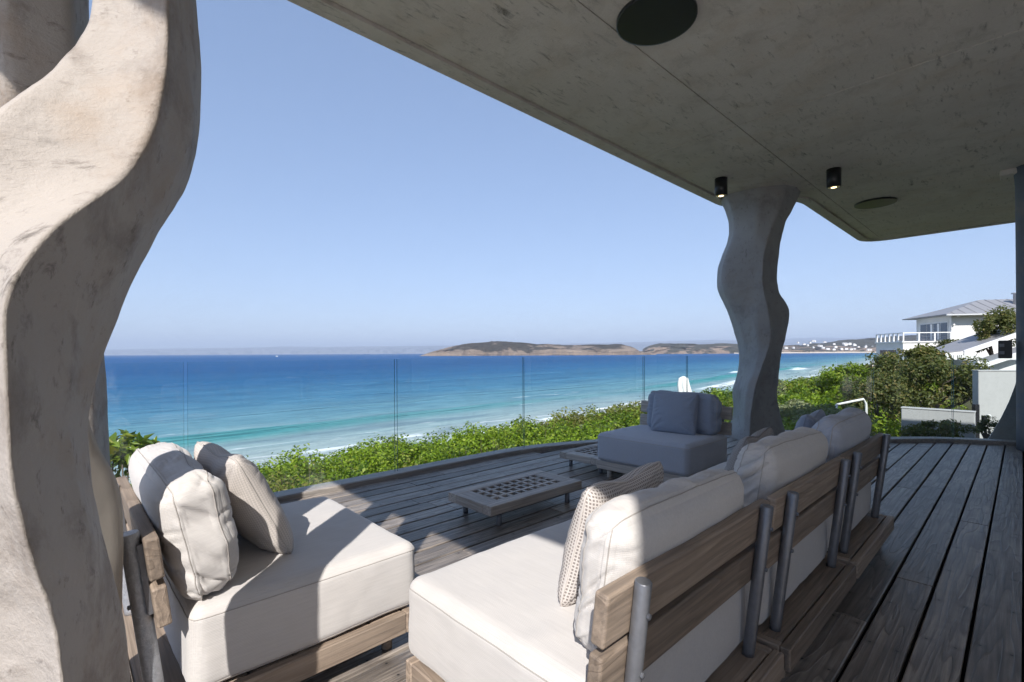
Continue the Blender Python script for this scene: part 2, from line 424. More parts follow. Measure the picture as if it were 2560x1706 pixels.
def mat_sea():
    m = M('sea_water'); p = m.geo(); s = m.sep(p)
    # metres from the shoreline (positive out to sea)
    ysh = m.math('MULTIPLY', m.math('MAXIMUM', m.math('SUBTRACT', s.outputs[1], 150.0), 0.0), 0.12)
    dist = m.math('SUBTRACT', m.math('SUBTRACT', -56.0, ysh), s.outputs[0])
    wob = m.math('MULTIPLY', m.math('SUBTRACT', m.noise(m.mapping(p, (0.02, 0.006, 1)), 1.0, 4, 0.6), 0.5), 40.0)
    dd = m.math('ADD', dist, wob)
    fac = m.math('DIVIDE', dd, 400.0)
    col = m.ramp(fac, [(0.0, (0.42, 0.45, 0.43)), (0.05, (0.29, 0.385, 0.39)), (0.12, (0.135, 0.28, 0.335)), (0.24, (0.065, 0.19, 0.30)), (0.5, (0.030, 0.125, 0.265)), (1.0, (0.020, 0.090, 0.235))])
    pat = m.noise(m.mapping(p, (0.012, 0.0025, 1)), 1.0, 5, 0.6, 0.5)
    col = m.mix(m.math('MULTIPLY', m.ramp(pat, [(0.45, 0.0), (0.65, 1.0)]), 0.45), col, m.mix(0.5, col, (0.0, 0.05, 0.14)))
    rip_shade = m.noise(m.mapping(p, (0.10, 0.022, 1)), 1.0, 7, 0.7, 0.4)  # ripple slope shading painted into the water colour as streaks, two scales
    col = m.mix(m.math('MULTIPLY', m.ramp(rip_shade, [(0.5, 0.0), (0.62, 1.0)]), 0.5), col, m.mix(0.55, col, (0.008, 0.05, 0.13)))
    rip_shade2 = m.noise(m.mapping(p, (0.45, 0.11, 1)), 1.0, 6, 0.7, 0.4)
    col = m.mix(m.math('MULTIPLY', m.ramp(rip_shade2, [(0.46, 0.0), (0.66, 1.0)]), 0.45), col, m.mix(0.5, col, (0.01, 0.06, 0.14)))
    col = m.mix(m.math('MULTIPLY', m.ramp(rip_shade2, [(0.34, 1.0), (0.44, 0.0)]), 0.22), col, (0.20, 0.33, 0.42))
    # foam: streaks parallel to the shore, thinning out to sea
    fo = m.noise(m.mapping(p, (0.16, 0.035, 1)), 1.0, 7, 0.72, 1.2)
    near = m.ramp(m.math('DIVIDE', dd, 70.0), [(0.0, 0.34), (0.12, 0.16), (0.35, 0.05), (1.0, 0.0)])
    fm = m.ramp(m.math('ADD', fo, near), [(0.66, 0.0), (0.80, 1.0)])
    # broken white water, from the mesh attribute
    at = m.n('ShaderNodeAttribute', attribute_name='tint').outputs['Color']
    sc = m.n('ShaderNodeSeparateColor', ins={0: at})
    brk = m.math('MULTIPLY', sc.outputs[0], m.ramp(m.noise(m.mapping(p, (0.5, 0.25, 1)), 1.0, 5, 0.7), [(0.32, 0.0), (0.5, 1.0)]))
    fm = m.math('MAXIMUM', fm, brk)
    col = m.mix(fm, col, (0.74, 0.78, 0.80))
    col = m.mix(m.math('MULTIPLY', sc.outputs[1], 0.75), col, (0.03, 0.24, 0.25))
    r1 = m.noise(m.mapping(p, (0.9, 0.28, 1)), 1.0, 6, 0.62, 0.3)
    r2 = m.noise(m.mapping(p, (0.12, 0.03, 1)), 1.0, 4, 0.6, 0.3)
    r3 = m.noise(m.mapping(p, (0.02, 0.006, 1)), 1.0, 3, 0.6, 0.3)
    h = m.math('ADD', m.math('MULTIPLY', r1, 0.35), m.math('ADD', m.math('MULTIPLY', r2, 1.6), m.math('MULTIPLY', r3, 6.0)))
    rough = m.mix(fm, (0.22, 0.22, 0.22), (0.8, 0.8, 0.8))
    nb = m.bump(h, 0.9, 1.0)
    di = m.n('ShaderNodeBsdfDiffuse', ins={'Color': col, 'Normal': nb})
    gl = m.n('ShaderNodeBsdfGlossy', ins={'Color': (1, 1, 1, 1), 'Roughness': 0.25, 'Normal': nb})
    mx = m.n('ShaderNodeMixShader', ins={0: m.math('MULTIPLY', m.math('SUBTRACT', 1.0, fm), 0.07), 1: di.outputs[0], 2: gl.outputs[0]})
    m.t.links.new(mx.outputs[0], m.out.inputs['Surface'])
    return m.m
MT['sea'] = mat_sea()

def mat_ground():
    m = M('hillside_soil'); p = m.geo(); s = m.sep(p)
    n1 = m.noise(p, 0.6, 6, 0.65)
    c = m.mix(n1, (0.055, 0.05, 0.032), (0.10, 0.10, 0.045))
    sandy = m.ramp(m.math('DIVIDE', m.math('ADD', s.outputs[2], 13.0), 4.0), [(0.35, 1.0), (0.6, 0.0)])
    c = m.mix(sandy, c, (0.60, 0.53, 0.42))
    return m.bsdf(c, 0.95, spec=0.1, normal=m.bump(n1, 0.6, 0.2))
MT['ground'] = mat_ground()
def mat_island(name, base, H, veg1=(0.055, 0.058, 0.032), veg2=(0.10, 0.095, 0.055), rock1=(0.52, 0.38, 0.27), rock2=(0.34, 0.25, 0.19), cover=0.5):
    m = M(name); p = m.geo(); s = m.sep(p)
    hh = m.math('DIVIDE', m.math('SUBTRACT', s.outputs[2], base), H)
    big = m.noise(m.mapping(p, (0.005, 0.005, 0.012)), 1.0, 6, 0.65, 0.6)
    lay = m.noise(m.mapping(p, (0.006, 0.006, 0.22)), 1.0, 5, 0.6, 1.0)
    fine = m.ramp(m.noise(p, 0.03, 6, 0.75), [(0.35, 0.0), (0.65, 1.0)])
    k = m.math('ADD', m.math('MULTIPLY', hh, 1.0), m.math('MULTIPLY', m.math('SUBTRACT', big, 0.5), 2.9))
    k = m.math('ADD', k, m.math('MULTIPLY', m.math('SUBTRACT', lay, 0.5), 0.9))
    veg = m.mix(fine, veg1, veg2)
    rock = m.mix(m.ramp(lay, [(0.35, 0.0), (0.65, 1.0)]), rock2, rock1)
    c = m.mix(m.ramp(k, [(cover - 0.1, 0.0), (cover + 0.06, 1.0)]), rock, veg)
    return m.bsdf(c, 0.95, spec=0.1, normal=m.bump(m.math('ADD', lay, fine), 1.0, 14.0))
MT['island'] = mat_island('island_rock', -12.8, 76.0, cover=0.50, veg1=(0.05, 0.045, 0.036), veg2=(0.125, 0.108, 0.085), rock1=(0.50, 0.39, 0.30), rock2=(0.27, 0.21, 0.17))
MT['headland'] = mat_island('headland_rock', -12.8, 110.0, cover=0.26, veg1=(0.07, 0.065, 0.045), veg2=(0.115, 0.105, 0.07))
MT['mountain'] = mat_plain('mountain_rock', (0.12, 0.12, 0.13), 0.95, nscale=0.0)

# foliage
MT['lf_green'] = mat_leaf('scrub_leaf', (0.050, 0.105, 0.008), (0.24, 0.345, 0.020), (0.32, 0.38, 0.05))
MT['lf_gloss'] = mat_leaf('glossy_leaf', (0.05, 0.10, 0.012), (0.20, 0.27, 0.025), (0.32, 0.30, 0.05), rough=0.25)
MT['lf_olive'] = mat_leaf('olive_leaf', (0.055, 0.075, 0.022), (0.16, 0.175, 0.06), (0.24, 0.19, 0.07))
MT['lf_silver'] = mat_leaf('silver_leaf', (0.15, 0.18, 0.08), (0.30, 0.32, 0.17), (0.36, 0.34, 0.2))
MT['lf_dark'] = mat_leaf('dark_leaf', (0.022, 0.038, 0.012), (0.065, 0.085, 0.028), (0.10, 0.09, 0.035))

# ------------------------------------------------------------------ sea
SEA = -12.8
def shore_x(y): return -56.0 - 0.12 * np.maximum(y - 150.0, 0.0)
def build_sea():
    xs = np.concatenate([-np.geomspace(45000, 420, 40), np.arange(-400, -220, 6.0), np.arange(-220, -40, 0.8)])
    ys = np.concatenate([-np.geomspace(45000, 90, 22), np.arange(-80, 500, 2.6), np.geomspace(505, 45000, 46)])
    X, Y = np.meshgrid(xs, ys, indexing='ij')
    shp = X.shape; X = X.ravel(); Y = Y.ravel()
    D = shore_x(Y) - X
    n = fbm(np.stack([X * 0.0, Y * 0.012, X * 0], 1), 3)
    Z = np.zeros_like(X); foam = np.zeros_like(X); face = np.zeros_like(X)
    near = np.clip((420 - D) / 200, 0, 1) * np.clip((900 - np.abs(Y)) / 300, 0, 1)
    for (d0, h, w, br) in ((39.0, 0.95, 4.2, 0.0), (17.0, 0.35, 2.6, 0.0), (66.0, 0.45, 5.0, 0), (98.0, 0.5, 6.0, 0), (150, 0.6, 9, 0), (215, 0.6, 10, 0)):
        dd = D - d0 - n * 5 - 3.0 * vnoise(np.stack([Y * 0.03 + d0, Y * 0, Y * 0], 1))
        amp = np.clip(0.75 + 0.6 * vnoise(np.stack([Y * 0.015 + 3 * d0, Y * 0, Y * 0], 1)), 0.1, 1.3)
        g = np.exp(-(np.where(dd < 0, dd * 1.7, dd) / w) ** 2) * h * amp * near
        Z += g
        if d0 == 39.0: face = np.maximum(face, np.clip(np.exp(-((dd + 1.5) / 3.4) ** 2) * amp, 0, 1) * near)
    # breaking waves farther along the beach
    for (bx, by, L, wid) in ((-83, 196, 22, 2.6), (-90, 226, 16, 2.0), (-119, 418, 20, 4.0), (-126, 436, 12, 3.0), (-70, 120, 26, 1.6), (-66, 78, 30, 1.2), (-132, 330, 9, 2.0)):
        t = (Y - by) / L
        dx = X - (bx - 0.25 * (Y - by) * 0.3)
        fo = np.exp(-t ** 4) * np.exp(-(dx / wid) ** 2)
        foam = np.maximum(foam, np.clip(fo * 1.8, 0, 1)); Z += fo * 0.9
    Z += 0.10 * vnoise(np.stack([X * 0.25, Y * 0.08, X * 0], 1)) * near
    V = np.stack([X, Y, SEA + Z], 1)
    idx = np.arange(len(X)).reshape(shp)
    Fc = np.stack([idx[:-1, :-1], idx[1:, :-1], idx[1:, 1:], idx[:-1, 1:]], -1).reshape(-1, 4)
    tint = np.stack([foam, face, foam * 0, foam * 0 + 1], 1)
    o = np_mesh('sea', V, Fc, MT['sea'], smooth=True, tint=tint)
    return tag(o, kind='structure')
build_sea()

# ------------------------------------------------------------------ hillside between house and beach
def ground_z(X, Y):
    X = np.asarray(X, float); Y = np.asarray(Y, float)
    d = -X
    top = np.interp(d, [-400, -40, -4, 4.0, 6.0, 15.0, 19.0, 30, 48, 60], [3.0, 1.0, -1.0, -1.7, -2.1, -2.9, -4.4, -9.5, -12.0, -13.8])
    far = shore_x(Y) + 56.0
    top2 = np.interp(-(X - far), [-400, -40, -4, 4.0, 6.0, 15.0, 19.0, 30, 48, 60], [3.0, 1.0, -1.0, -1.7, -2.1, -2.9, -4.4, -9.5, -12.0, -13.8])
    k = np.clip((Y - 60) / 200, 0, 1)
    z = top * (1 - k) + top2 * k
    z = z + 0.9 * np.clip((Y - 14) / 18, 0, 1) * np.clip((X + 14) / 8, 0, 1)
    return z
def build_ground():
    xs = np.concatenate([-np.geomspace(3000, 75, 26), np.arange(-72, 12, 0.9), np.geomspace(14, 3000, 18)])
    ys = np.concatenate([-np.geomspace(3000, 32, 14), np.arange(-30, 70, 1.1), np.geomspace(72, 6000, 34)])
    X, Y = np.meshgrid(xs, ys, indexing='ij'); shp = X.shape; X = X.ravel(); Y = Y.ravel()
    Z = ground_z(X, Y) + 0.18 * fbm(np.stack([X * 0.3, Y * 0.3, X * 0], 1), 3)
    Z = np.minimum(Z, np.where(X > -4.3, -0.6, 9))
    V = np.stack([X, Y, Z], 1); idx = np.arange(len(X)).reshape(shp)
    Fc = np.stack([idx[:-1, :-1], idx[1:, :-1], idx[1:, 1:], idx[:-1, 1:]], -1).reshape(-1, 4)
    # drop what lies far under the sea
    keep = V[Fc].max(axis=1)[:, 2] > SEA - 2.0
    return tag(np_mesh('ground', V, Fc[keep], MT['ground'], smooth=True), kind='structure')
build_ground()

# ------------------------------------------------------------------ island, headland, far mountains
def ridge(name, prof, D, depth, mat, seed, rough=0.10, base=SEA, steep=0.35, nb=26, step=8.0):
    """landform from a skyline given in photo pixels (x, height above waterline), D metres away"""
    prof = sorted(prof)
    px = np.array([p[0] for p in prof], float); hp = np.array([p[1] for p in prof], float)
    us = np.arange(px[0], px[-1] + 0.1, (px[-1] - px[0]) / max(60, int((px[-1] - px[0]) / F * D / step)))
    hh = np.interp(us, px, hp) / F * D
    rows = []
    ts = np.concatenate([np.linspace(0, 0.3, 12), np.linspace(0.34, 1.0, nb - 12)])
    for t in ts:
        dd = D + depth * (t - 0.25) * np.clip(hh / hh.max() * 2.0, 0.15, 1)
        lat = (us - 1280.0) / F * D
        # front face rises fast, then rounds over to the crest, then falls behind
        k = np.where(t < 0.5, (t / 0.5) ** steep, 1 - ((t - 0.5) / 0.5) ** 2)
        P = np.stack([lat * 0.012, dd * 0.012, lat * 0 + seed], 1)
        nz = fbm(P, 5)
        z = base - 2 + hh * k * (1 + (0.0 if abs(t - 0.5) < 0.03 else rough * 2.2) * np.minimum(nz, 0.25) * (1 if t < 0.5 else 1)) + 1.0
        z = np.where(hh * k < 0.5, base - 3, z)
        dd2 = dd + depth * 0.10 * nz
        p = lat[:, None] * RT[None] + dd2[:, None] * FW[None]
        rows.append(np.concatenate([p, z[:, None]], 1))
    V = np.array(rows); nr, nc = V.shape[:2]
    idx = np.arange(nr * nc).reshape(nr, nc)
    Fc = np.stack([idx[:-1, :-1], idx[:-1, 1:], idx[1:, 1:], idx[1:, :-1]], -1).reshape(-1, 4)
    return tag(np_mesh(name, V.reshape(-1, 3), Fc, mat, smooth=True), kind='structure')
zi = lambda pts, sx, ox, base: [(x / sx + ox, max(0.0, (base - y) / sx)) for x, y in pts]
isl = zi([(165, 226), (200, 212), (270, 186), (400, 150), (480, 132), (560, 115), (640, 105), (700, 104), (780, 97), (830, 92), (940, 97), (1010, 98), (1100, 103), (1180, 112), (1250, 121), (1340, 117), (1420, 124), (1500, 130), (1640, 130), (1760, 124), (1900, 127), (2000, 125), (2060, 127), (2130, 148), (2170, 185), (2210, 197), (2260, 200), (2300, 215)], 3.62, 1000, 226)
ridge('island', isl, 2500.0, 420.0, MT['island'], 1.0, step=6.0)
hdl = zi([(-60, 220), (-20, 196), (40, 194), (105, 182), (160, 150), (220, 132), (290, 120), (420, 122), (520, 126), (640, 131), (760, 127), (900, 122), (1010, 130), (1150, 140), (1300, 144), (1400, 147), (1480, 140), (1560, 147), (1640, 146), (1720, 138), (1790, 126), (1840, 130), (1900, 127), (2000, 110), (2100, 96), (2160, 92), (2300, 84), (2500, 70), (2800, 40), (3300, 10), (3700, 0)], 3.62, 1600, 221)
ridge('headland', hdl, 3600.0, 900.0, MT['headland'], 5.0, rough=0.06, steep=0.5, step=10.0)
mtn = [(-300, 6), (0, 12), (250, 15), (420, 17), (560, 17.5), (640, 19), (680, 21), (720, 20), (800, 19), (900, 20), (1000, 20), (1100, 21), (1300, 23), (1500, 25), (1640, 28), (1760, 31), (1840, 32), (1900, 30), (2000, 34), (2080, 37), (2150, 35), (2300, 38), (2500, 34), (2800, 20)]
ridge('mountains', mtn, 26000.0, 5000.0, MT['mountain'], 9.0, rough=0.04, step=90.0, nb=20)

# beach strip below the headland
bp = []
for px in range(1835, 2330, 12):
    for dd in (3380.0, 3460.0):
        q = cw((px - 1280) / F * dd, dd - 60 * math.sin((px - 1835) / 300.0), SEA + (0.6 if dd < 3400 else 9.0))
        bp.append(q)
tag(mesh_obj('beach', bp, [(2 * i, 2 * i + 2, 2 * i + 3, 2 * i + 1) for i in range(len(bp) // 2 - 1)], MT['sand']), kind='structure')

# houses of the far town, a few pixels each
def far_house():
    rr = random.Random(3); i = 0
    spots = []
    for k in range(46):
        px = rr.uniform(1962, 2205)
        spots.append((px, rr.uniform(852, 874) if px < 2090 else rr.uniform(858, 875)))
    for k, (px, py) in enumerate(spots):
        dd = 3420 + (875 - py) * 14
        w = rr.uniform(9, 24); h = rr.uniform(4, 7); dp = rr.uniform(9, 14)
        x, y, z = at_d(px, py, dd)
        e = empty('far_house', (x, y, z), YAW + rr.uniform(-0.4, 0.4))
        side = 'left of' if px < 2080 else 'right towards'
        tag(e, 'tiny white house in the town across the bay under the grey hills', 'house', 'white houses of the far town')
        box('wall', (-w / 2, -dp / 2, -6), (w / 2, dp / 2, h), MT['plaster'], e)
        V = [(-w / 2 - .5, -dp / 2 - .5, h), (w / 2 + .5, -dp / 2 - .5, h), (w / 2 + .5, dp / 2 + .5, h), (-w / 2 - .5, dp / 2 + .5, h), (-w / 4, 0, h + 2.5), (w / 4, 0, h + 2.5)]
        mesh_obj('roof', V, [(0, 1, 5, 4), (1, 2, 5), (2, 3, 4, 5), (3, 0, 4), (3, 2, 1, 0)], MT['roof'] if k % 3 else MT['white'], e)
far_house()

# ------------------------------------------------------------------ deck outline and kerb
KERB = [(-4.12, -3.2), (-4.12, 0.5), (-4.12, 2.4), (-4.12, 3.5), (-4.06, 4.2), (-3.86, 4.8), (-3.52, 5.6), (-3.25, 6.4), (-2.95, 7.05), (-2.45, 7.55), (-1.85, 7.72), (-1.3, 7.82), (-1.0, 8.12), (-0.72, 8.4), (-0.35, 8.62), (0.1, 8.78), (0.9, 8.86), (2.9, 8.86)]
def catmull(P, n=12):
    P = [np.array(p, float) for p in P]; out = []
    for i in range(len(P) - 1):
        p0 = P[max(i - 1, 0)]; p1 = P[i]; p2 = P[i + 1]; p3 = P[min(i + 2, len(P) - 1)]
        for k in range(n):
            t = k / n
            out.append(0.5 * (2 * p1 + (p2 - p0) * t + (2 * p0 - 5 * p1 + 4 * p2 - p3) * t * t + (3 * p1 - p0 - 3 * p2 + p3) * t ** 3))
    out.append(P[-1]); return np.array(out)
KP = catmull(KERB)
def kerb_norm():
    t = np.gradient(KP, axis=0); t /= np.linalg.norm(t, axis=1)[:, None]
    return np.stack([t[:, 1], -t[:, 0]], 1)     # towards the deck
KN = kerb_norm()
# kerb: profile swept along the outline
kprof = [(0.0, -0.03), (0.0, 0.036), (-0.008, 0.045), (-0.17, 0.045), (-0.18, 0.037), (-0.18, -0.35)]
kv = []; kf = []
for i, (p, n) in enumerate(zip(KP, KN)):
    for (o, z) in kprof: kv.append((p[0] + n[0] * o, p[1] + n[1] * o, z))
m_ = len(kprof)
for i in range(len(KP) - 1):
    for k in range(m_ - 1): kf.append((i * m_ + k, i * m_ + k + 1, (i + 1) * m_ + k + 1, (i + 1) * m_ + k))
tag(mesh_obj('kerb', kv, kf, MT['kerb']), kind='structure')
# skirt wall below the kerb down to the hillside
sv = []; sf = []
for p, n in zip(KP, KN):
    sv += [(p[0] - n[0] * 0.10, p[1] - n[1] * 0.10, -0.1), (p[0] - n[0] * 0.10, p[1] - n[1] * 0.10, -4.0)]
sf = [(2 * i, 2 * i + 1, 2 * i + 3, 2 * i + 2) for i in range(len(KP) - 1)]
tag(mesh_obj('deck_skirt', sv, sf, MT['conc_smooth']), kind='structure')

def deck_end(x):
    """largest y of the deck along board x"""
    ys = []
    for i in range(len(KP) - 1):
        a, b = KP[i], KP[i + 1]
        if (a[0] - x) * (b[0] - x) <= 0 and abs(a[0] - b[0]) > 1e-9:
            ys.append(a[1] + (b[1] - a[1]) * (x - a[0]) / (b[0] - a[0]))
    return max(ys) if ys else None
deck = tag(empty('deck', (0, 0, 0)), kind='structure')
pitch = 0.157; gap = 0.0135; x = 0.62
nb_ = 0
while x > -4.2:  # boards run along +Y
    x0, x1 = x - pitch + gap, x
    ye = [deck_end(max(xx, -4.11)) for xx in (x0, x1)]
    ye = min([e for e in ye if e is not None] + [9]) + 0.06
    y = -1.6 if True else 0
    first = rnd.uniform(0.6, 2.6)
    while y < ye:
        L = first if y < -1.5 else rnd.choice([2.1, 2.7, 3.0, 3.6, 4.2]); y2 = min(y + L, ye)
        if ye - y2 < 0.4: y2 = ye
        dz = rnd.uniform(-0.0025, 0.0015)
        cx, cy = (x0 + x1) / 2, (y + y2) / 2
        o = bm_obj('board', box_bm((x0 - cx, y + 0.0012 - cy, -0.028), (x1 - cx, y2 - 0.0012 - cy, 0.0), 0.004), MT['deck'], deck, loc=(cx, cy, dz))
        y = y2; nb_ += 1
    x -= pitch
o = mesh_obj('deck_bed', [(-4.25, -4.5, -0.06), (0.64, -4.5, -0.06), (0.64, 8.9, -0.06), (-0.3, 8.7, -0.06), (-2.4, 7.6, -0.06), (-4.25, 4.3, -0.06)], [(0, 1, 2, 3, 4, 5)], MT['dark'])
tag(o, kind='structure')

# pale stone terrace added out of view to bounce sun onto the soffit
ter = tag(empty('bounce_terrace', (0, -1.62, 0)), kind='structure')
mt_ = mat_plain('bounce_limestone', (0.72, 0.695, 0.66), 0.8, nscale=2.0, namt=0.12)
for i in range(14):
    for j in range(10):
        box('bounce_paver', (-4.3 + i * 1.0, -1.0 - j * 1.0, -0.06), (-3.306 + i * 1.0, -0.006 - j * 1.0, -0.002 - 0.001 * ((i * 7 + j * 3) % 3)), mt_, ter, 0.006)
for i in range(5):  # more added paving beside the deck, unseen, bouncing sun onto soffit and sofa
    for j in range(11):
        y0 = 0.004 + j * 0.955
        box('bounce_paver', (0.634 + i * 0.88, y0, -0.06), (1.508 + i * 0.88, y0 + 0.949, 0.0 - 0.001 * ((i * 5 + j * 2) % 3)), mt_, ter, 0.006)
box('bounce_terrace_bed', (0.62, 0.0, -3.0), (5.1, 10.5, -0.05), MT['conc_smooth'], ter)
box('bounce_terrace_bed', (-4.3, -10.0, -3.0), (9.7, -0.001, -0.05), MT['conc_smooth'], ter)

# ------------------------------------------------------------------ glass balustrade
def path_at_px(px, off=-0.09):
    """arc index on the kerb where the photo column px meets it"""
    u = (px - 1280.0) / F
    best = None
    for i in range(len(KP) - 1):
        a = KP[i] + KN[i] * off; b = KP[i + 1] + KN[i + 1] * off
        def s(q):
            dpt = q @ FW; return (q @ RT) - u * dpt
        if s(a) * s(b) <= 0 and a @ FW > 0.3:
            t = s(a) / (s(a) - s(b) + 1e-12); best = i + t
            break
    return best
bal = tag(empty('glass_balustrade', (-4.21, 2.0, 0.0)), 'frameless clear glass balustrade curving along the edge of the deck', 'balustrade')
joints = [path_at_px(p) for p in (462, 988, 1308, 1609, 1717, 2091, 2181, 2382)]
joints = [0.5, joints[0] - 17.5] + joints + [len(KP) - 2.0] if joints[0] > 18.5 else [0.5] + joints + [len(KP) - 2.0]
def kp_at(t, off):
    i = int(min(max(t, 0), len(KP) - 1.001)); f = t - i
    q = (KP[i] + KN[i] * off) * (1 - f) + (KP[i + 1] + KN[i + 1] * off) * f
    return q
for a, b in zip(joints[:-1], joints[1:]):
    if b - a < 0.2: continue
    L = sum(np.linalg.norm(kp_at(a + (b - a) * (k + 1) / 20, -0.09) - kp_at(a + (b - a) * k / 20, -0.09)) for k in range(20))
    e = 0.011 / L * (b - a)
    n = 16; V = []; Fc = []
    for k in range(n + 1):
        t = a + e + (b - a - 2 * e) * k / n
        for off in (-0.084, -0.096):
            q = kp_at(t, off); V += [(q[0] + 4.21, q[1] - 2.0, 0.02), (q[0] + 4.21, q[1] - 2.0, 1.145)]
    edge = []
    for k in range(n):
        i = 4 * k; j = i + 4
        Fc.append((i, j, j + 1, i + 1)); Fc.append((i + 3, j + 3, j + 2, i + 2))
        Fc.append((i + 1, j + 1, j + 3, i + 3)); edge.append(len(Fc) - 1)
    Fc.append((0, 1, 3, 2)); edge.append(len(Fc) - 1)
    i = 4 * n; Fc.append((i, i + 2, i + 3, i + 1)); edge.append(len(Fc) - 1)
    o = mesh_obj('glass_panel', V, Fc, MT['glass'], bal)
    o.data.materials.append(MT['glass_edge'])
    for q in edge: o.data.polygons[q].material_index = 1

# ------------------------------------------------------------------ concrete roof
CZ = 3.4
def rounded(poly, rads, n=7):
    out = []
    N = len(poly)
    for i in range(N):
        p0 = Vector(poly[i - 1]); p1 = Vector(poly[i]); p2 = Vector(poly[(i + 1) % N]); r = rads[i]
        if r <= 0: out.append(tuple(p1)); continue
        a = (p0 - p1).normalized(); b = (p2 - p1).normalized()
        s = p1 + a * r; e = p1 + b * r
        for k in range(n + 1):
            t = k / n; out.append(tuple(s * (1 - t) ** 2 + p1 * 2 * t * (1 - t) + e * t * t))
    return out
YR = -1.06
roof_pl = [(9.0, YR), (9.0, 11.9), (-2.2, 11.9), (-2.2, 7.85), (-2.45, 7.5), (-3.08, 7.5), (-3.08, YR)]
roof_rd = [0, 0, 0.5, 0.25, 0, 0.45, 0]
outer = rounded(roof_pl, roof_rd)
roof_in = [(9.0, YR + 0.1), (9.0, 11.78), (-2.06, 11.78), (-2.06, 7.75), (-2.4, 7.36), (-2.94, 7.36), (-2.94, YR + 0.1)]
inner = rounded(roof_in, [0, 0, 0.42, 0.2, 0, 0.38, 0])
roof = tag(empty('concrete_roof', (0, 0, CZ)), 'broad grey concrete roof slab over the deck with trowelled soffit panels', 'roof')
def poly_slab(name, poly, z0, z1, mat, parent, bev=0.0):
    bm = bmesh.new()
    vs = [bm.verts.new((x, y, z0)) for x, y in poly]
    f = bm.faces.new(vs); 
    r = bmesh.ops.extrude_face_region(bm, geom=[f])
    for v in [g for g in r['geom'] if isinstance(g, bmesh.types.BMVert)]: v.co.z = z1
    bmesh.ops.recalc_face_normals(bm, faces=bm.faces[:])
    if bev: bmesh.ops.bevel(bm, geom=[e for e in bm.edges if abs(e.verts[0].co.z - e.verts[1].co.z) < 1e-6 and e.verts[0].co.z == z0], offset=bev, segments=3, affect='EDGES', profile=0.5)
    return bm_obj(name, bm, mat, parent)
# slab core (sits above the soffit panels), rim lip, panels
poly_slab('slab', outer, 0.02, 0.34, MT['conc'], roof)
def ring(name, po, pi, z0, z1, mat, parent):
    V = []; Fc = []
    n = len(po)
    for (a, b) in ((po, z0), (pi, z0), (po, z1), (pi, z1)):
        V += [(x, y, b) for x, y in a]
    for i in range(n):
        j = (i + 1) % n
        Fc += [(i, j, n + j, n + i), (2 * n + i, 3 * n + i, 3 * n + j, 2 * n + j), (i, 2 * n + i, 2 * n + j, j), (n + i, n + j, 3 * n + j, 3 * n + i)]
    bm = bmesh.new()
    vs = [bm.verts.new(v) for v in V]
    for f in Fc: bm.faces.new([vs[k] for k in f])
    bmesh.ops.recalc_face_normals(bm, faces=bm.faces[:])
    return bm_obj(name, bm, mat, parent)
lip_o = rounded([(x, y) for x, y in [(9.03, YR - .03), (9.03, 11.93), (-2.23, 11.93), (-2.23, 7.86), (-2.46, 7.53), (-3.11, 7.53), (-3.11, YR - .03)]], roof_rd)
lip_i = rounded([(8.9, YR + .09), (8.9, 11.81), (-2.09, 11.81), (-2.09, 7.77), (-2.41, 7.39), (-2.97, 7.39), (-2.97, YR + .09)], [0, 0, 0.43, 0.21, 0, 0.4, 0])
ring('rim_lip', lip_o, lip_i, -0.012, 0.019, MT['conc'], roof)
def clip_half(poly, axis, val, keep_less):
    out = []
    for i in range(len(poly)):
        a, b = poly[i], poly[(i + 1) % len(poly)]
        ia = (a[axis] <= val) == keep_less or a[axis] == val; ib = (b[axis] <= val) == keep_less or b[axis] == val
        if ia: out.append(a)
        if ia != ib:
            t = (val - a[axis]) / (b[axis] - a[axis]); out.append((a[0] + (b[0] - a[0]) * t, a[1] + (b[1] - a[1]) * t))
    return out
xs_ = [-9, -1.9, 2.2, 6.3, 20]; ys_ = [-9, 1.1, 4.81, 8.53, 20]
for i in range(len(xs_) - 1):
    for j in range(len(ys_) - 1):
        p = inner
        for ax, v, less in ((0, xs_[i] + 0.005, False), (0, xs_[i + 1] - 0.005, True), (1, ys_[j] + 0.008, False), (1, ys_[j + 1] - 0.008, True)):
            p = clip_half(p, ax, v, less)
            if len(p) < 3: break
        if len(p) >= 3: poly_slab('soffit_panel', p, 0.0, 0.0195, MT['conc'], roof)

# ceiling fittings
def disc(x, y, label):
    e = tag(empty('ceiling_disc', (x, y, CZ)), label, 'ceiling disc', 'round rusty discs in the soffit')
    lathe('plate', [(0.0, -0.018), (0.20, -0.017), (0.235, -0.010), (0.245, 0.0)], MT['rust'], e, 48)
    lathe('rim', [(0.246, -0.024), (0.256, -0.024), (0.256, 0.0), (0.246, 0.0)], MT['black'], e, 48)
disc(-1.645, 2.86, 'large rusty brown round disc in the soffit nearest the camera')
disc(-1.49, 8.80, 'rusty brown round disc in the soffit near the far corner of the roof')
def downlight(x, y, label):
    e = tag(empty('downlight', (x, y, CZ)), label, 'downlight', 'black cylinder downlights')
    lathe('housing', [(0.03, 0.0), (0.076, 0.0), (0.076, -0.22), (0.066, -0.22), (0.06, -0.205)], MT['black'], e, 24)
    lathe('lamp', [(0.0, -0.2215), (0.030, -0.2215), (0.034, -0.216)], MT['lamp'], e, 20)
    lathe('reflector', [(0.035, -0.2205), (0.062, -0.2205), (0.064, -0.212), (0.035, -0.212)], MT['brass'], e, 20)
downlight(-2.62, 6.12, 'black cylinder downlight left of the far column top')
downlight(-1.56, 6.82, 'black cylinder downlight right of the far column top')

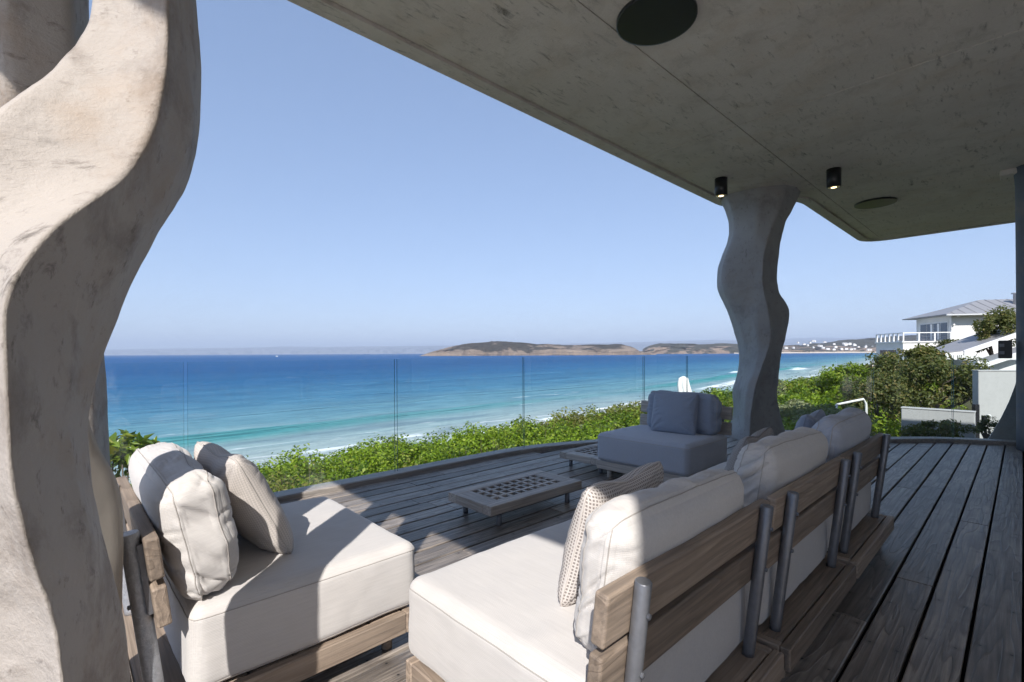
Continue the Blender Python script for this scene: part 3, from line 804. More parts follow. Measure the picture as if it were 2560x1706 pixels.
# ------------------------------------------------------------------ sculpted columns (lofts between drawn edges)
SD = -SUN_AZ                                # way the light travels over the ground
NV = np.array([0.743, 0.669])
def ns(n, s): return n * NV + s * SD
def edge_px(pts, d=None, n=None):
    """edge polyline from photo pixels, at depth d or on the vertical plane n = const"""
    out = []
    for p in pts:
        px, py = p[0], p[1]
        r = ray(px)
        dd = p[2] if len(p) > 2 else (d if d is not None else n / (r @ NV))
        out.append((CAMZ - (py - hz(px)) / F * dd, r[0] * dd, r[1] * dd))
    out.sort()
    return np.array(out)
def edge_ns(pts):
    out = [(z, *ns(n, s)) for z, n, s in pts]; out.sort(); return np.array(out)
def smooth_interp(E, zs):
    x = np.interp(zs, E[:, 0], E[:, 1]); y = np.interp(zs, E[:, 0], E[:, 2])
    k = np.array([1, 4, 6, 4, 1.0]); k /= k.sum()
    for _ in range(2):
        x = np.convolve(np.pad(x, 2, mode='edge'), k, 'valid'); y = np.convolve(np.pad(y, 2, mode='edge'), k, 'valid')
    return np.stack([x, y], 1)
def loft(name, edges, z0, z1, nz, mat, parent, sub=6, rough=0.004, sharp=0.35, seed=0, nscale=9.0, hollow=None):
    zs = np.linspace(z0, z1, nz)
    E = [smooth_interp(e, zs) for e in edges]
    m = len(E); V = []
    ring_pts = []
    for i in range(m):
        a, b = E[i], E[(i + 1) % m]
        for k in range(sub):
            t = k / sub
            p = a * (1 - t) + b * t
            if hollow and i in hollow:
                nrm = np.stack([(b - a)[:, 1], -(b - a)[:, 0]], 1); nrm /= np.maximum(np.linalg.norm(nrm, axis=1), 1e-6)[:, None]
                p = p + nrm * (hollow[i] * math.sin(math.pi * t))
            ring_pts.append(p)
    R = np.stack(ring_pts, 1)          # nz, m*sub, 2
    # soften the ridges a little
    for _ in range(1):
        R = (1 - sharp) * R + sharp * 0.5 * (np.roll(R, 1, 1) + np.roll(R, -1, 1))
    nr = R.shape[1]
    P3 = np.concatenate([R.reshape(-1, 2), np.repeat(zs, nr)[:, None]], 1)
    cen = R.mean(axis=1, keepdims=True)
    d = (R - cen); d = d / np.maximum(np.linalg.norm(d, axis=2, keepdims=True), 1e-6)
    nz_ = fbm(P3 * nscale + seed, 4).reshape(R.shape[:2])[..., None]
    R = R + d * nz_ * rough
    P3 = np.concatenate([R.reshape(-1, 2), np.repeat(zs, nr)[:, None]], 1)
    idx = np.arange(nz * nr).reshape(nz, nr)
    Fc = np.stack([idx[:-1], np.roll(idx[:-1], -1, 1), np.roll(idx[1:], -1, 1), idx[1:]], -1).reshape(-1, 4)
    o = np_mesh(name, P3 - np.array(parent.location if parent else (0, 0, 0)), Fc, mat, parent, smooth=True)
    return o

def column_a():
    k = 2560 / 2353.0
    T = lambda pts: [(x * k, y * k) for x, y in pts]
    e2 = edge_px(T([(392, -150), (388, 0), (390, 60), (386, 150), (362, 280), (332, 350), (282, 415), (200, 470), (122, 520), (60, 585), (20, 650), (3, 720), (6, 780), (14, 900), (20, 1100), (45, 1200), (80, 1330), (120, 1440), (138, 1568), (150, 1800), (160, 2300)]), n=-0.815)
    e4 = edge_px([(470, -170), (493, 0), (506, 109), (510, 180), (506, 305), (490, 408), (468, 479), (430, 539), (392, 593), (348, 669), (310, 751), (275, 853), (256, 907), (234, 989), (224, 1060), (222, 1087), (226, 1158), (234, 1234), (250, 1316), (272, 1414), (294, 1506), (313, 1604), (326, 1706), (345, 2000), (360, 2600)], n=-0.985)
    e3 = edge_px([(460, -170), (476, 0), (484, 130), (484, 196), (479, 305), (452, 414), (392, 522), (327, 599), (267, 697), (218, 789), (190, 853), (174, 935), (169, 1043), (185, 1136), (205, 1234), (228, 1340), (246, 1450), (252, 1560), (254, 1706), (262, 2000), (275, 2600)], n=-0.893)
    # left edge and back
    zs = np.linspace(-0.05, 3.5, 60)
    E2 = smooth_interp(e2, zs); E4 = smooth_interp(e4, zs)
    s2 = E2 @ SD; s4 = E4 @ SD
    wob = 0.015 * np.sin(zs * 3.1 + 0.6) - np.interp(zs, [1.5, 1.8], [0, 0.05])
    z1_, s1_ = [], []
    for (px, py) in ((223, -60), (223, 0), (218, 54), (190, 100), (163, 131), (110, 175), (65, 207), (0, 255), (-60, 300)):
        r_ = ray(px); d_ = -1.0 / (r_ @ NV); z1_.append(CAMZ - (py - hz(px)) / F * d_); s1_.append((r_ * d_) @ SD)
    o_ = np.argsort(z1_); z1_ = np.array(z1_)[o_]; s1_ = np.array(s1_)[o_]
    sE1 = np.where(zs < 1.25, s2 + 0.02, np.interp(zs, [1.25, 1.4] + list(z1_) + [2.3, 3.5], [float(np.interp(1.25, zs, s2)) + 0.02, 0.70] + list(s1_) + [s1_[-1] + 0.05, s1_[-1] + 0.15]))
    e1 = np.stack([zs, [ns(-1.0, sE1[i])[0] for i in range(len(zs))], [ns(-1.0, sE1[i])[1] for i in range(len(zs))]], 1)
    e5 = np.stack([zs, [ns(-1.02 + wob[i], s4[i] - 0.02)[0] for i in range(len(zs))], [ns(-1.02 + wob[i], s4[i] - 0.02)[1] for i in range(len(zs))]], 1)
    p = ns(-0.9, 0.8)
    e = tag(empty('sculpted_column', (p[0], p[1], 0)), 'pale twisting concrete column filling the left edge, sunlit on one face', 'column', 'sculpted concrete columns')
    loft('shaft', [e1, e2, e3, e4, e5], -0.02, CZ + 0.02, 260, MT['conc_col'], e, sub=14, rough=0.009, seed=3, sharp=0.4, nscale=5.0, hollow={0: -0.016})
    return e
column_a()
def column_b():
    # right-hand edge as seen below the near column
    er = edge_px([(222, 1075), (256, 1120), (283, 1163), (307, 1207), (316, 1234), (317, 1277), (314, 1370), (310, 1479), (307, 1560), (306, 2000)], n=-1.163)
    zr = er[:, 0]; s_at = lambda z: float(np.interp(z, zr, [ns_ @ SD for ns_ in er[:, 1:]]))
    ztop = [(-0.05, s_at(0.3)), (0.3, s_at(0.35)), (0.5, s_at(0.5)), (0.65, s_at(0.65)), (0.8, s_at(0.8)), (0.9, s_at(0.9)), (1.0, s_at(1.0)), (1.2, 1.10), (1.5, 1.25), (1.7, 1.40), (1.9, 1.50), (2.2, 1.52), (2.7, 1.52), (3.45, 1.52)]
    fr = lambda z: float(np.interp(z, [1.2, 1.7], [1.0, 0.3]))
    rn = lambda z: float(np.interp(z, [1.2, 1.8], [-1.163, -1.21]))
    A = edge_ns([(z, rn(z), s) for z, s in ztop])
    B = edge_ns([(z, rn(z) - 0.03, s - fr(z) * (0.14 + 0.03 * math.sin(3 * z))) for z, s in ztop])
    Cc = edge_ns([(z, -1.436, s - 0.17 * fr(z)) for z, s in ztop])
    D = edge_ns([(z, -1.44, s + 0.08) for z, s in ztop])
    E = edge_ns([(z, -1.34, s + 0.09) for z, s in ztop])
    p = ns(-1.3, 1.2)
    e = tag(empty('sculpted_column', (p[0], p[1], 0)), 'second smooth concrete column curving out behind the large left column', 'column', 'sculpted concrete columns')
    loft('shaft', [Cc, B, A, E, D], -0.02, CZ + 0.02, 110, MT['conc_smooth'], e, sub=8, rough=0.003, seed=8, sharp=0.5)
column_b()
def column_d():
    pts = [(-2.86, -0.25), (-2.60, -0.15), (-2.64, 0.07), (-2.84, 0.14), (-3.35, 0.12), (-3.55, -0.18), (-3.25, -0.34)]
    def ed(x, y, k): return np.array([(z, x - 0.22 * float(np.clip((2.45 - z) / 0.4, 0, 1)) + 0.05 * math.sin(1.7 * z + k), y + 0.04 * math.sin(1.3 * z + 2 * k)) for z in np.linspace(-0.05, 3.5, 14)])
    e = tag(empty('sculpted_column', (-3.2, -0.15, 0)), 'shaded concrete column glimpsed in the top left corner behind the large one', 'column', 'sculpted concrete columns')
    loft('shaft', [ed(x, y, 0.2 * i) for i, (x, y) in enumerate(pts)], -0.02, CZ + 0.02, 60, MT['conc_col'], e, sub=6, rough=0.004, seed=31, sharp=0.4)
column_d()
def column_c():
    z2 = lambda pts: [(x / 3.733 + 1780, y / 3.733 + 440) for x, y in pts]
    z1 = lambda pts: [(x / 5.225 + 1780, y / 5.225 + 840) for x, y in pts]
    L = z2([(100, 130), (140, 190), (185, 280), (215, 400), (217, 500), (190, 600), (140, 720), (105, 830), (93, 950), (100, 1040), (140, 1130), (200, 1260), (250, 1400), (290, 1540)]) + z1([(415, 110), (432, 230), (436, 330), (420, 470), (385, 590), (350, 680), (338, 780), (345, 860), (355, 980), (345, 1080), (310, 1180), (255, 1280), (225, 1380), (215, 1500)])
    Mr = z2([(440, 60), (440, 95), (432, 400), (412, 650), (402, 950), (420, 1100), (425, 1250), (415, 1400), (430, 1540)]) + z1([(600, 60), (610, 200), (560, 430), (470, 640), (440, 780), (430, 950), (420, 1150), (400, 1400)])
    Dd = z2([(700, 60), (690, 110), (640, 300), (560, 500), (515, 640), (490, 750), (475, 950), (490, 1080), (520, 1200), (545, 1330), (560, 1470), (553, 1560)]) + z1([(765, 100), (700, 290), (630, 470), (570, 660), (530, 860), (500, 1050), (485, 1380)])
    Sd = z2([(800, 60), (790, 120), (700, 320), (620, 480), (560, 640), (520, 750), (492, 950), (505, 1080), (535, 1200), (560, 1330), (572, 1470), (563, 1560)]) + z1([(772, 110), (712, 300), (650, 480), (602, 670), (572, 870), (556, 1050), (552, 1380)])
    Rr = z2([(890, 60), (860, 110), (790, 260), (700, 420), (660, 560), (640, 650), (620, 850), (612, 950), (620, 1050), (640, 1110), (690, 1170), (725, 1250), (730, 1330), (710, 1420), (685, 1540)]) + z1([(930, 130), (905, 260), (890, 380), (878, 520), (862, 650), (850, 740), (855, 860), (885, 980), (920, 1120), (960, 1250), (985, 1400)])
    L = edge_px(L, d=6.72); Mr = edge_px(Mr, d=6.42); Dd = edge_px(Dd, d=6.33); Sd = edge_px(Sd, d=6.42); Rr = edge_px(Rr, d=6.62)
    sh = lambda E, a, b: np.stack([E[:, 0], E[:, 1] + a * FW[0] + b * RT[0], E[:, 2] + a * FW[1] + b * RT[1]], 1)
    e = tag(empty('sculpted_column', (-2.35, 6.95, 0)), 'far slim concrete column with wavy ridges standing at the glass', 'column', 'sculpted concrete columns')
    loft('shaft', [L, Mr, Dd, Sd, Rr, sh(Rr, 0.3, -0.05), sh(L, 0.3, 0.05)], -0.02, CZ + 0.02, 120, MT['conc_far'], e, sub=6, rough=0.005, seed=21, sharp=0.12)
column_c()

# plain dark post at the right edge with a corbel and a small black box on it
pe = tag(empty('corner_post', (0.17, 8.50, 0)), 'dark blue-grey post at the right edge of the deck under the roof', 'post')
lathe('shaft', [(0.235, -0.02), (0.232, 0.3), (0.228, 2.0), (0.232, 3.2), (0.25, CZ + 0.02)], MT['post'], pe, 40)
box('corbel', (-0.36, -0.12, CZ - 0.07), (-0.14, 0.12, CZ - 0.001), MT['conc'], pe, 0.01)
bx = tag(empty('junction_box', (-0.11, 8.40, 1.10)), 'small black switch box fixed to the side of the right post', 'box')
box('case', (-0.10, -0.05, 0.0), (0.02, 0.05, 0.22), MT['black'], bx, 0.008)
for zz in (0.05, 0.14): box('socket', (-0.088, -0.054, zz), (-0.045, -0.0495, zz + 0.04), MT['steel'], bx, 0.002)
# flared concrete foot outside the glass beside the post
fe = tag(empty('flared_buttress', (0.0, 9.35, -0.6)), 'flared blue-grey concrete foot rising behind the glass beside the right post', 'buttress')
V = []; Fc = []
for i in range(9):
    t = i / 8; z = 0.0 + 1.75 * t; w = 0.62 * (1 - t) ** 1.7 + 0.02
    V += [(-w, -0.14, z), (0.5, -0.14, z), (0.5, 0.14, z), (-w, 0.14, z)]
for i in range(8):
    for k in range(4): Fc.append((4 * i + k, 4 * i + (k + 1) % 4, 4 * i + 4 + (k + 1) % 4, 4 * i + 4 + k))
Fc += [(3, 2, 1, 0), (32, 33, 34, 35)]
mesh_obj('foot', V, Fc, MT['conc_far'], fe)

# house behind the camera: plastered wall with sliding doors along the deck
hw = tag(empty('house_wall', (5.02, 3.3, 0)), 'grey plastered house wall with wide sliding doors along the deck', 'wall')
box('wall', (0.0, -4.3, -0.03), (0.25, -3.2, CZ), MT['plaster'], hw)
box('wall', (0.0, 5.0, -0.03), (0.25, 9.0, CZ), MT['plaster'], hw)
box('lintel', (0.0, -3.2, 2.6), (0.25, 5.0, CZ), MT['plaster'], hw)
for k in range(4):
    y0 = -3.2 + 2.05 * k
    d_ = box('sliding_door', (0.08, y0 + 0.06, 0.06), (0.11, y0 + 1.99, 2.54), MT['window'], hw)
    for (a, b) in (((0.05, y0, 0.0), (0.14, y0 + 0.06, 2.6)), ((0.05, y0 + 1.99, 0.0), (0.14, y0 + 2.05, 2.6)), ((0.05, y0 + 0.06, 0.0), (0.14, y0 + 1.99, 0.06)), ((0.05, y0 + 0.06, 2.54), (0.14, y0 + 1.99, 2.6))):
        box('frame', a, b, MT['black'], d_)
ew = tag(empty('roof_pier', (2.0, -1.0, 0)), 'white plastered pier under the roof edge behind the sofa', 'pier')
box('wall', (-0.73, -0.10, -0.03), (-0.03, 0.10, CZ - 0.013), MT['plaster'], ew)
box('skirting', (-0.735, 0.101, 0.002), (-0.03, 0.115, 0.10), MT['white'], ew)

# ------------------------------------------------------------------ soft furnishings
def cube_grid(n):
    """unit cube surface grid, merged; returns verts, quads"""
    g = np.linspace(-1, 1, n + 1); g = np.sign(g) * (1 - (1 - np.abs(g)) ** 1.25)
    key = {}; V = []; Q = []
    def vid(p):
        k = (round(p[0], 5), round(p[1], 5), round(p[2], 5))
        if k not in key: key[k] = len(V); V.append(p)
        return key[k]
    for ax in range(3):
        for sg in (-1, 1):
            a, b = (ax + 1) % 3, (ax + 2) % 3
            for i in range(n):
                for j in range(n):
                    q = []
                    for (ii, jj) in ((i, j), (i + 1, j), (i + 1, j + 1), (i, j + 1)):
                        p = [0, 0, 0]; p[ax] = sg; p[a] = g[ii]; p[b] = g[jj]; q.append(vid(tuple(p)))
                    Q.append(q if sg > 0 else q[::-1])
    return np.array(V, float), np.array(Q, np.int32)
CG = {n: cube_grid(n) for n in (44, 64)}
def soft_surface(P, half, r, bulge, wrinkle, seed):
    half = np.array(half); r = np.minimum(r, half * 0.98)
    q = P * half
    rr = np.array(r) if np.ndim(r) else np.array([r] * 3)
    inn = np.clip(q, -(half - rr), half - rr)
    d = (q - inn) / rr
    ln = np.maximum(np.linalg.norm(d, axis=1), 1e-9)[:, None]
    nrm = d / ln
    q = inn + nrm * rr
    for ax in range(3):
        a, b = (ax + 1) % 3, (ax + 2) % 3
        w = np.clip(1 - P[:, a] ** 2, 0, 1) ** 0.6 * np.clip(1 - P[:, b] ** 2, 0, 1) ** 0.6
        q[:, ax] += nrm[:, ax] * np.abs(nrm[:, ax]) * w * bulge[ax]
    if wrinkle is not None:
        q = q + nrm * wrinkle(q, nrm, P)[:, None]
    return q
def soft_box(name, half, r, bulge, mat, parent=None, wrinkle=None, seed=0, n=44, seams=(), loc=(0, 0, 0), rot=None, seam_mat=None, seam_r=0.0017):
    """loc is the lowest centre point"""
    P, Q = CG[n]
    V = soft_surface(P, half, r, bulge, wrinkle, seed)
    o = np_mesh(name, V, Q, mat, parent, smooth=True)
    o.location = loc
    if rot is not None: o.rotation_euler = rot
    for (ax, val) in seams:
        # seam loop around axis ax at the cube face height val
        a, b = (ax + 1) % 3, (ax + 2) % 3
        g = np.linspace(-1, 1, 61)
        loop = []
        for (fa, fb) in ([(t, -1) for t in g[:-1]] + [(1, t) for t in g[:-1]] + [(-t, 1) for t in g[:-1]] + [(-1, -t) for t in g[:-1]]):
            p = [0, 0, 0]; p[ax] = val; p[a] = fa; p[b] = fb; loop.append(p)
        L = soft_surface(np.array(loop, float), half, r, bulge, wrinkle, seed)
        L = np.concatenate([L, L[:1]])
        cen = np.array([0, 0, 0.0]); out = L - cen; out[:, ax] *= 0.3; out /= np.linalg.norm(out, axis=1)[:, None]
        V2, F2 = tube_data([tuple(p) for p in (L + out * 0.0006)], seam_r, 5, False)
        s_ = mesh_obj('seam', V2, F2, seam_mat or MT['seam'], o, smooth=True)
    return o
def wr_seat(seed):
    def f(q, n, P):
        a = fbm(q * np.array([3, 3, 5]) + seed, 3) * 0.004
        edge = np.clip(np.abs(n).max(axis=1), 0, 1)
        b = fbm(q * np.array([11, 11, 4]) + seed * 2, 3) * 0.0022
        return a + b
    return f
def wr_back(seed, amp=1.0):
    """puckers across the gusset, soft hollows on the big faces; local axes: x width, y thickness, z height"""
    def f(q, n, P):
        side = np.clip(1 - np.abs(n[:, 1]) * 1.15, 0, 1); front = np.where(n[:, 1] > 0.3, 0.25, 1.0)
        endw = np.abs(n[:, 0]) * side; topw = np.abs(n[:, 2]) * side
        r1 = fbm(np.stack([q[:, 0] * 2.0 + seed, q[:, 1] * 4, q[:, 2] * 15 + 2.0 * np.sin(q[:, 1] * 8 + seed)], 1), 2)
        r2 = fbm(np.stack([q[:, 0] * 15 + 2 * np.sin(q[:, 1] * 8), q[:, 1] * 4 + seed, q[:, 2] * 2], 1), 3)
        rid = lambda r: -np.exp(-(r / 0.24) ** 2)
        w = endw * (rid(r1) * 0.011 + r1 * 0.010) + topw * (rid(r2) * 0.005 + r2 * 0.005)
        big = fbm(q * np.array([4.5, 3, 4.5]) + seed * 3, 3) * 0.008
        e2 = np.clip((np.abs(P[:, 0]) - 0.55) / 0.45, 0, 1) * np.abs(n[:, 1])
        r3 = fbm(np.stack([q[:, 0] * 5, q[:, 1], q[:, 2] * 22 + seed], 1), 2)
        return amp * (w + front * (big - 0.004) + e2 * rid(r3) * 0.004)
    return f
def pillow(name, w, h, t, mat, label, loc, rot, seed, group=None, sag=0.0, n=56, dent=0.0, uv=True):
    """knife-edge scatter cushion; local x width, z height, y thickness; origin at bottom centre"""
    g = np.linspace(-1, 1, n + 1)
    U, Vv = np.meshgrid(g, g, indexing='ij'); U = U.ravel(); Vv = Vv.ravel()
    T = np.clip((1 - np.abs(U) ** 2.3) * (1 - np.abs(Vv) ** 2.3), 0, 1) ** 0.47
    cx = 1 - 0.055 * (1 - Vv ** 2) ** 1.0 * np.abs(U) ** 6
    cz = 1 - 0.065 * (1 - U ** 2) ** 1.0 * np.abs(Vv) ** 6
    cn = 1 - 0.075 * (np.abs(U * Vv)) ** 7
    X = U * w / 2 * cx * cn; Z = Vv * h / 2 * cz * cn
    sides = []
    for sg in (-1, 1):
        q = np.stack([X * 7, Z * 7, X * 0 + seed + sg], 1)
        wr = fbm(q, 3) * 0.007 * np.clip(T * 2, 0, 1)
        ang = np.arctan2(np.abs(Vv) - 1.02, np.abs(U) - 1.02)
        cor = np.clip(np.abs(U * Vv) * 1.3 - 0.12, 0, 1) * T
        wr += cor * 0.010 * np.sin(ang * 15 + seed + 3 * np.sign(U) + 5 * np.sign(Vv))
        l1 = fbm(np.stack([X * 4 + Z * 3, (Z - X * 0.4) * 24 + seed, X * 0 + sg], 1), 2)
        wr += -np.exp(-(l1 / 0.13) ** 2) * 0.006 * np.clip(T * 1.5 - 0.3, 0, 1) * np.clip(np.abs(U) * 1.4 - 0.2, 0, 1)
        Y = sg * (T * t / 2 + wr)
        if dent: Y = Y - sg * dent * np.exp(-((U / 0.35) ** 2)) * np.clip((Vv - 0.2) / 0.8, 0, 1) * T
        sides.append(np.stack([X, Y, Z + sag * (-(np.abs(Vv)) * 0) - dent * 1.2 * np.exp(-((U / 0.4) ** 2)) * np.clip(Vv, 0, 1) ** 3], 1))
    m = n + 1
    idx = np.arange(m * m).reshape(m, m)
    q0 = np.stack([idx[:-1, :-1], idx[1:, :-1], idx[1:, 1:], idx[:-1, 1:]], -1).reshape(-1, 4)
    q1 = q0[:, ::-1] + m * m
    Vt = np.concatenate(sides); Q = np.concatenate([q0, q1])
    Vt[:, 2] += h / 2 * 0.985
    uvs = []
    for sd in sides:
        G = sd.reshape(m, m, 3)
        du = np.zeros((m, m)); dv = np.zeros((m, m))
        du[1:] = np.cumsum(np.linalg.norm(np.diff(G, axis=0), axis=2), 0); dv[:, 1:] = np.cumsum(np.linalg.norm(np.diff(G, axis=1), axis=2), 1)
        du -= du[n // 2]; dv -= dv[:, n // 2][:, None]
        uvs.append(np.stack([du.ravel(), dv.ravel()], 1))
    uvv = np.concatenate(uvs)[Q.ravel()]
    # weld the rim
    o = np_mesh(name, Vt, Q, mat, None, smooth=True)
    ul = o.data.uv_layers.new(name='UVMap'); ul.data.foreach_set('uv', np.ascontiguousarray(uvv, dtype=np.float32).ravel())
    bm = bmesh.new(); bm.from_mesh(o.data)
    bmesh.ops.remove_doubles(bm, verts=bm.verts[:], dist=0.0009)
    bm.to_mesh(o.data); bm.free()
    o.data.polygons.foreach_set('use_smooth', [True] * len(o.data.polygons))
    o.location = loc; o.rotation_euler = rot
    tag(o, label, 'pillow', group)
    # rim piping
    cf = lambda a, b: 1 - 0.075 * abs(a * b) ** 7
    rim = [(a * w / 2 * cf(a, b) * (1 - 0.055 * (1 - b * b) * abs(a) ** 6), 0, b * h / 2 * cf(a, b) * (1 - 0.065 * (1 - a * a) * abs(b) ** 6) + h / 2 * 0.985 - dent * 1.2 * math.exp(-((a / 0.4) ** 2)) * max(b, 0) ** 3) for a, b in
           [(t, -1) for t in np.linspace(-1, 1, 30)[:-1]] + [(1, t) for t in np.linspace(-1, 1, 30)[:-1]] + [(-t, 1) for t in np.linspace(-1, 1, 30)[:-1]] + [(-1, -t) for t in np.linspace(-1, 1, 31)]]
    tube('piping', rim, 0.0035, mat, o, 6)
    return o

# ------------------------------------------------------------------ lounge modules
BASE = 0.165; SEATH = 0.43
def lounge(name, label, loc, rz, teak, cloth, w=0.96, seed=0, posts='steel', cush_w=0.93, post_x=(-0.385, 0.375), jit=0.0, by=0.81, pr=0.0195):
    """local: faces -Y, x along the backrest; origin on the floor under the middle of the front cushion edge"""
    e = tag(empty(name, loc, rz), label, 'lounge seat', 'modular lounge seats')
    tx, ty = (MT['teakX'], MT['teakY']) if teak else (MT['greyX'], MT['greyY'])
    hw_ = w / 2; D0 = 0.03; D1 = 0.09 + by; BY = by
    # base rails
    for (a, b, mt) in (((-hw_, D0, 0.085), (hw_, D0 + 0.035, BASE), tx), ((-hw_, D1 - 0.035, 0.085), (hw_, D1, BASE), tx),
                       ((-hw_, D0 + 0.036, 0.085), (-hw_ + 0.035, D1 - 0.036, BASE), ty), ((hw_ - 0.035, D0 + 0.036, 0.085), (hw_, D1 - 0.036, BASE), ty)):
        box('base_rail', a, b, mt, e, 0.004)
    # platform planks
    ny = 6; yy = np.linspace(D0 + 0.037, D1 - 0.037, ny + 1)
    for k in range(ny):
        box('platform_plank', (-hw_ + 0.036, yy[k] + 0.004, BASE - 0.03), (hw_ - 0.036, yy[k + 1] - 0.004, BASE - 0.002), tx, e, 0.003)
    for sx in (-1, 1):
        for yy_ in (D0 + 0.07, D1 - 0.07):
            lathe('leg', [(0.021, 0.0), (0.022, 0.01), (0.022, 0.084)], MT['greyY'] if not teak else ty, e, 14, loc=(sx * (hw_ - 0.10), yy_, 0))
    # back planks, leaning
    lean = math.radians(7)
    def lm(z0): return Matrix.Translation((0, BY, 0.42)) @ Matrix.Rotation(-lean, 4, 'X')
    for (z0, z1) in ((0.0, 0.118), (0.14, 0.262)):
        sx = jit * (0.03 if z0 == 0 else 0)
        box('back_plank', (-hw_ + sx, -0.018, z0), (hw_ + sx, 0.018, z1), tx, e, 0.006, 2, lm(0))
    for px_ in post_x:
        dv = Vector((0, math.sin(lean), math.cos(lean)))
        b0 = Vector((px_, BY + 0.018 + pr + (BASE - 0.42) * math.tan(lean), BASE - 0.004))
        ln = 0.53
        p = [b0 + dv * t for t in (0, 0.02, ln * 0.5, ln - 0.0025, ln)]
        rr = [pr, pr, pr, pr, pr * 0.91]
        o = tube('back_post', p, rr, MT[posts], e, 18)
        for zb_ in (0.06, 0.20):
            lathe('bolt', [(0.0, 0.0), (0.007, 0.0), (0.007, 0.006), (0.0, 0.008)], MT['steel'], o, 8, smooth=False)
            bl = o.children[-1]; q_ = lm(0) @ Vector((px_, 0.018 + 2 * pr, zb_)); bl.location = q_; bl.rotation_euler = (math.radians(-90) - lean, 0, 0)
        # bracket strap between post and planks
        box('bracket', (px_ - 0.02 - 0.012, 0.0185, 0.03), (px_ - 0.02 + 0.004, 0.032, 0.24), MT['steel'], e, 0.0, 1, lm(0))
    c = soft_box('seat_cushion', (cush_w / 2, 0.395, (SEATH - BASE) / 2), (0.045, 0.045, 0.042), (0.010, 0.010, 0.010), MT[cloth], e, wr_seat(seed), seed,
                 seams=((2, 0.78), (2, -0.86)), loc=(0, 0.395, (SEATH + BASE) / 2))
    return e
def back_cushion(label, loc, rz, cloth, seed, w=0.80, h=0.42, t=0.19, lean=10, roll=0, amp=1.0):
    o = soft_box('back_cushion', (w / 2, t / 2, h / 2), (0.07, 0.062, 0.07), (0.010, 0.020, 0.014), MT[cloth], None, wr_back(seed, amp), seed, n=64, seams=((1, 0.62), (1, -0.62)))
    Rm = Matrix.Rotation(rz, 4, 'Z') @ Matrix.Rotation(math.radians(-lean), 4, 'X') @ Matrix.Rotation(math.radians(roll), 4, 'Y')
    o.matrix_world = Matrix.Translation(loc) @ Rm @ Matrix.Translation((0, 0, h / 2))
    return tag(o, label, 'cushion', 'back cushions')

# centre sofa: three modules along +Y facing -X (local x -> -Y ... rotate)
RZC = math.radians(-90)          # local -Y -> world -X ; local +x -> world -y
def sofa(yc, **k): return dict(loc=(-1.455, yc, 0), rz=RZC, **k)
lounge('lounge_module', 'nearest seat of the long sofa, half in sun, beige cushion on teak frame', (-1.465, 1.325, 0), RZC, True, 'linen', seed=2, jit=0)
lounge('lounge_module', 'middle seat of the long sofa in shade, lower back plank shifted sideways', (-1.455, 2.315, 0), RZC, True, 'linen', seed=4, jit=1)
lounge('lounge_module', 'farthest seat of the long sofa, nearest the open deck', (-1.455, 3.310, 0), RZC, True, 'linen', seed=6)
# left seat faces +Y
lounge('lounge_module', 'single beige lounge seat beside the left column with dappled sunlight', (-2.165, 1.065, 0), math.pi, True, 'linen', seed=9, posts='galv', by=0.85, pr=0.024, post_x=(-0.40, 0.29))
# far seat faces -Y
lounge('lounge_module', 'single linen lounge seat tinted for shade at the far end by the slim column', (-2.345, 3.735, 0), 0.0, False, 'linen_shade', seed=12)

back_cushion('beige back cushion on the nearest sofa seat, sunlit at its near end', (-0.757, 1.335, SEATH - 0.005), RZC, 'linen', 3, w=0.79, h=0.385, t=0.14, lean=8, amp=1.5)
back_cushion('plump grey-beige back cushion on the middle sofa seat', (-0.765, 2.325, SEATH - 0.005), RZC, 'linen', 15, w=0.82, h=0.41, t=0.15, lean=8, roll=-2, amp=1.4)
back_cushion('shade-tinted linen back cushion on the farthest sofa seat', (-0.765, 3.29, SEATH - 0.005), RZC, 'linen_shade', 27, w=0.80, h=0.41, t=0.15, lean=8, amp=1.4)
back_cushion('puckered beige back cushion on the left seat, crossed by a band of shade', (-2.19, 0.365, SEATH - 0.005), math.pi, 'linen', 41, w=0.94, h=0.40, t=0.18, lean=12, amp=1.7)
back_cushion('dark back cushion tinted blue for shade on the far single seat', (-2.27, 4.37, SEATH - 0.005), 0.0, 'slate', 52, w=0.72, h=0.38, t=0.15, lean=6, amp=1.3)

pillow('throw_pillow', 0.50, 0.41, 0.16, MT['waffle'], 'checked waffle-weave pillow leaning on the nearest sofa cushion', (-0.975, 1.325, SEATH - 0.005), Euler((math.radians(-15), 0, RZC + 0.08)), 1, 'throw pillows', dent=0.02)
pillow('throw_pillow', 0.48, 0.42, 0.14, MT['knit_grey'], 'grey knitted pillow leaning on the middle sofa cushion', (-0.97, 2.40, SEATH - 0.005), Euler((math.radians(-16), 0, RZC + 0.10)), 2, 'throw pillows', dent=0.015)
pillow('throw_pillow', 0.44, 0.42, 0.15, MT['slate'], 'dark pillow tinted blue for shade leaning on the farthest sofa cushion', (-0.99, 3.42, SEATH - 0.005), Euler((math.radians(-14), 0, RZC + 0.05)), 3, 'throw pillows', dent=0.03)
pillow('throw_pillow', 0.56, 0.46, 0.17, MT['knit'], 'beige ribbed knit pillow on the left seat by the column', (-2.18, 0.63, SEATH - 0.005), Euler((math.radians(-26), 0, math.pi + 0.05)), 4, 'throw pillows', dent=0.02)
pillow('throw_pillow', 0.46, 0.41, 0.15, MT['slate'], 'square dark pillow tinted blue for shade on the far single seat', (-2.27, 4.20, SEATH - 0.005), Euler((math.radians(-13), 0, 0.04)), 5, 'throw pillows')

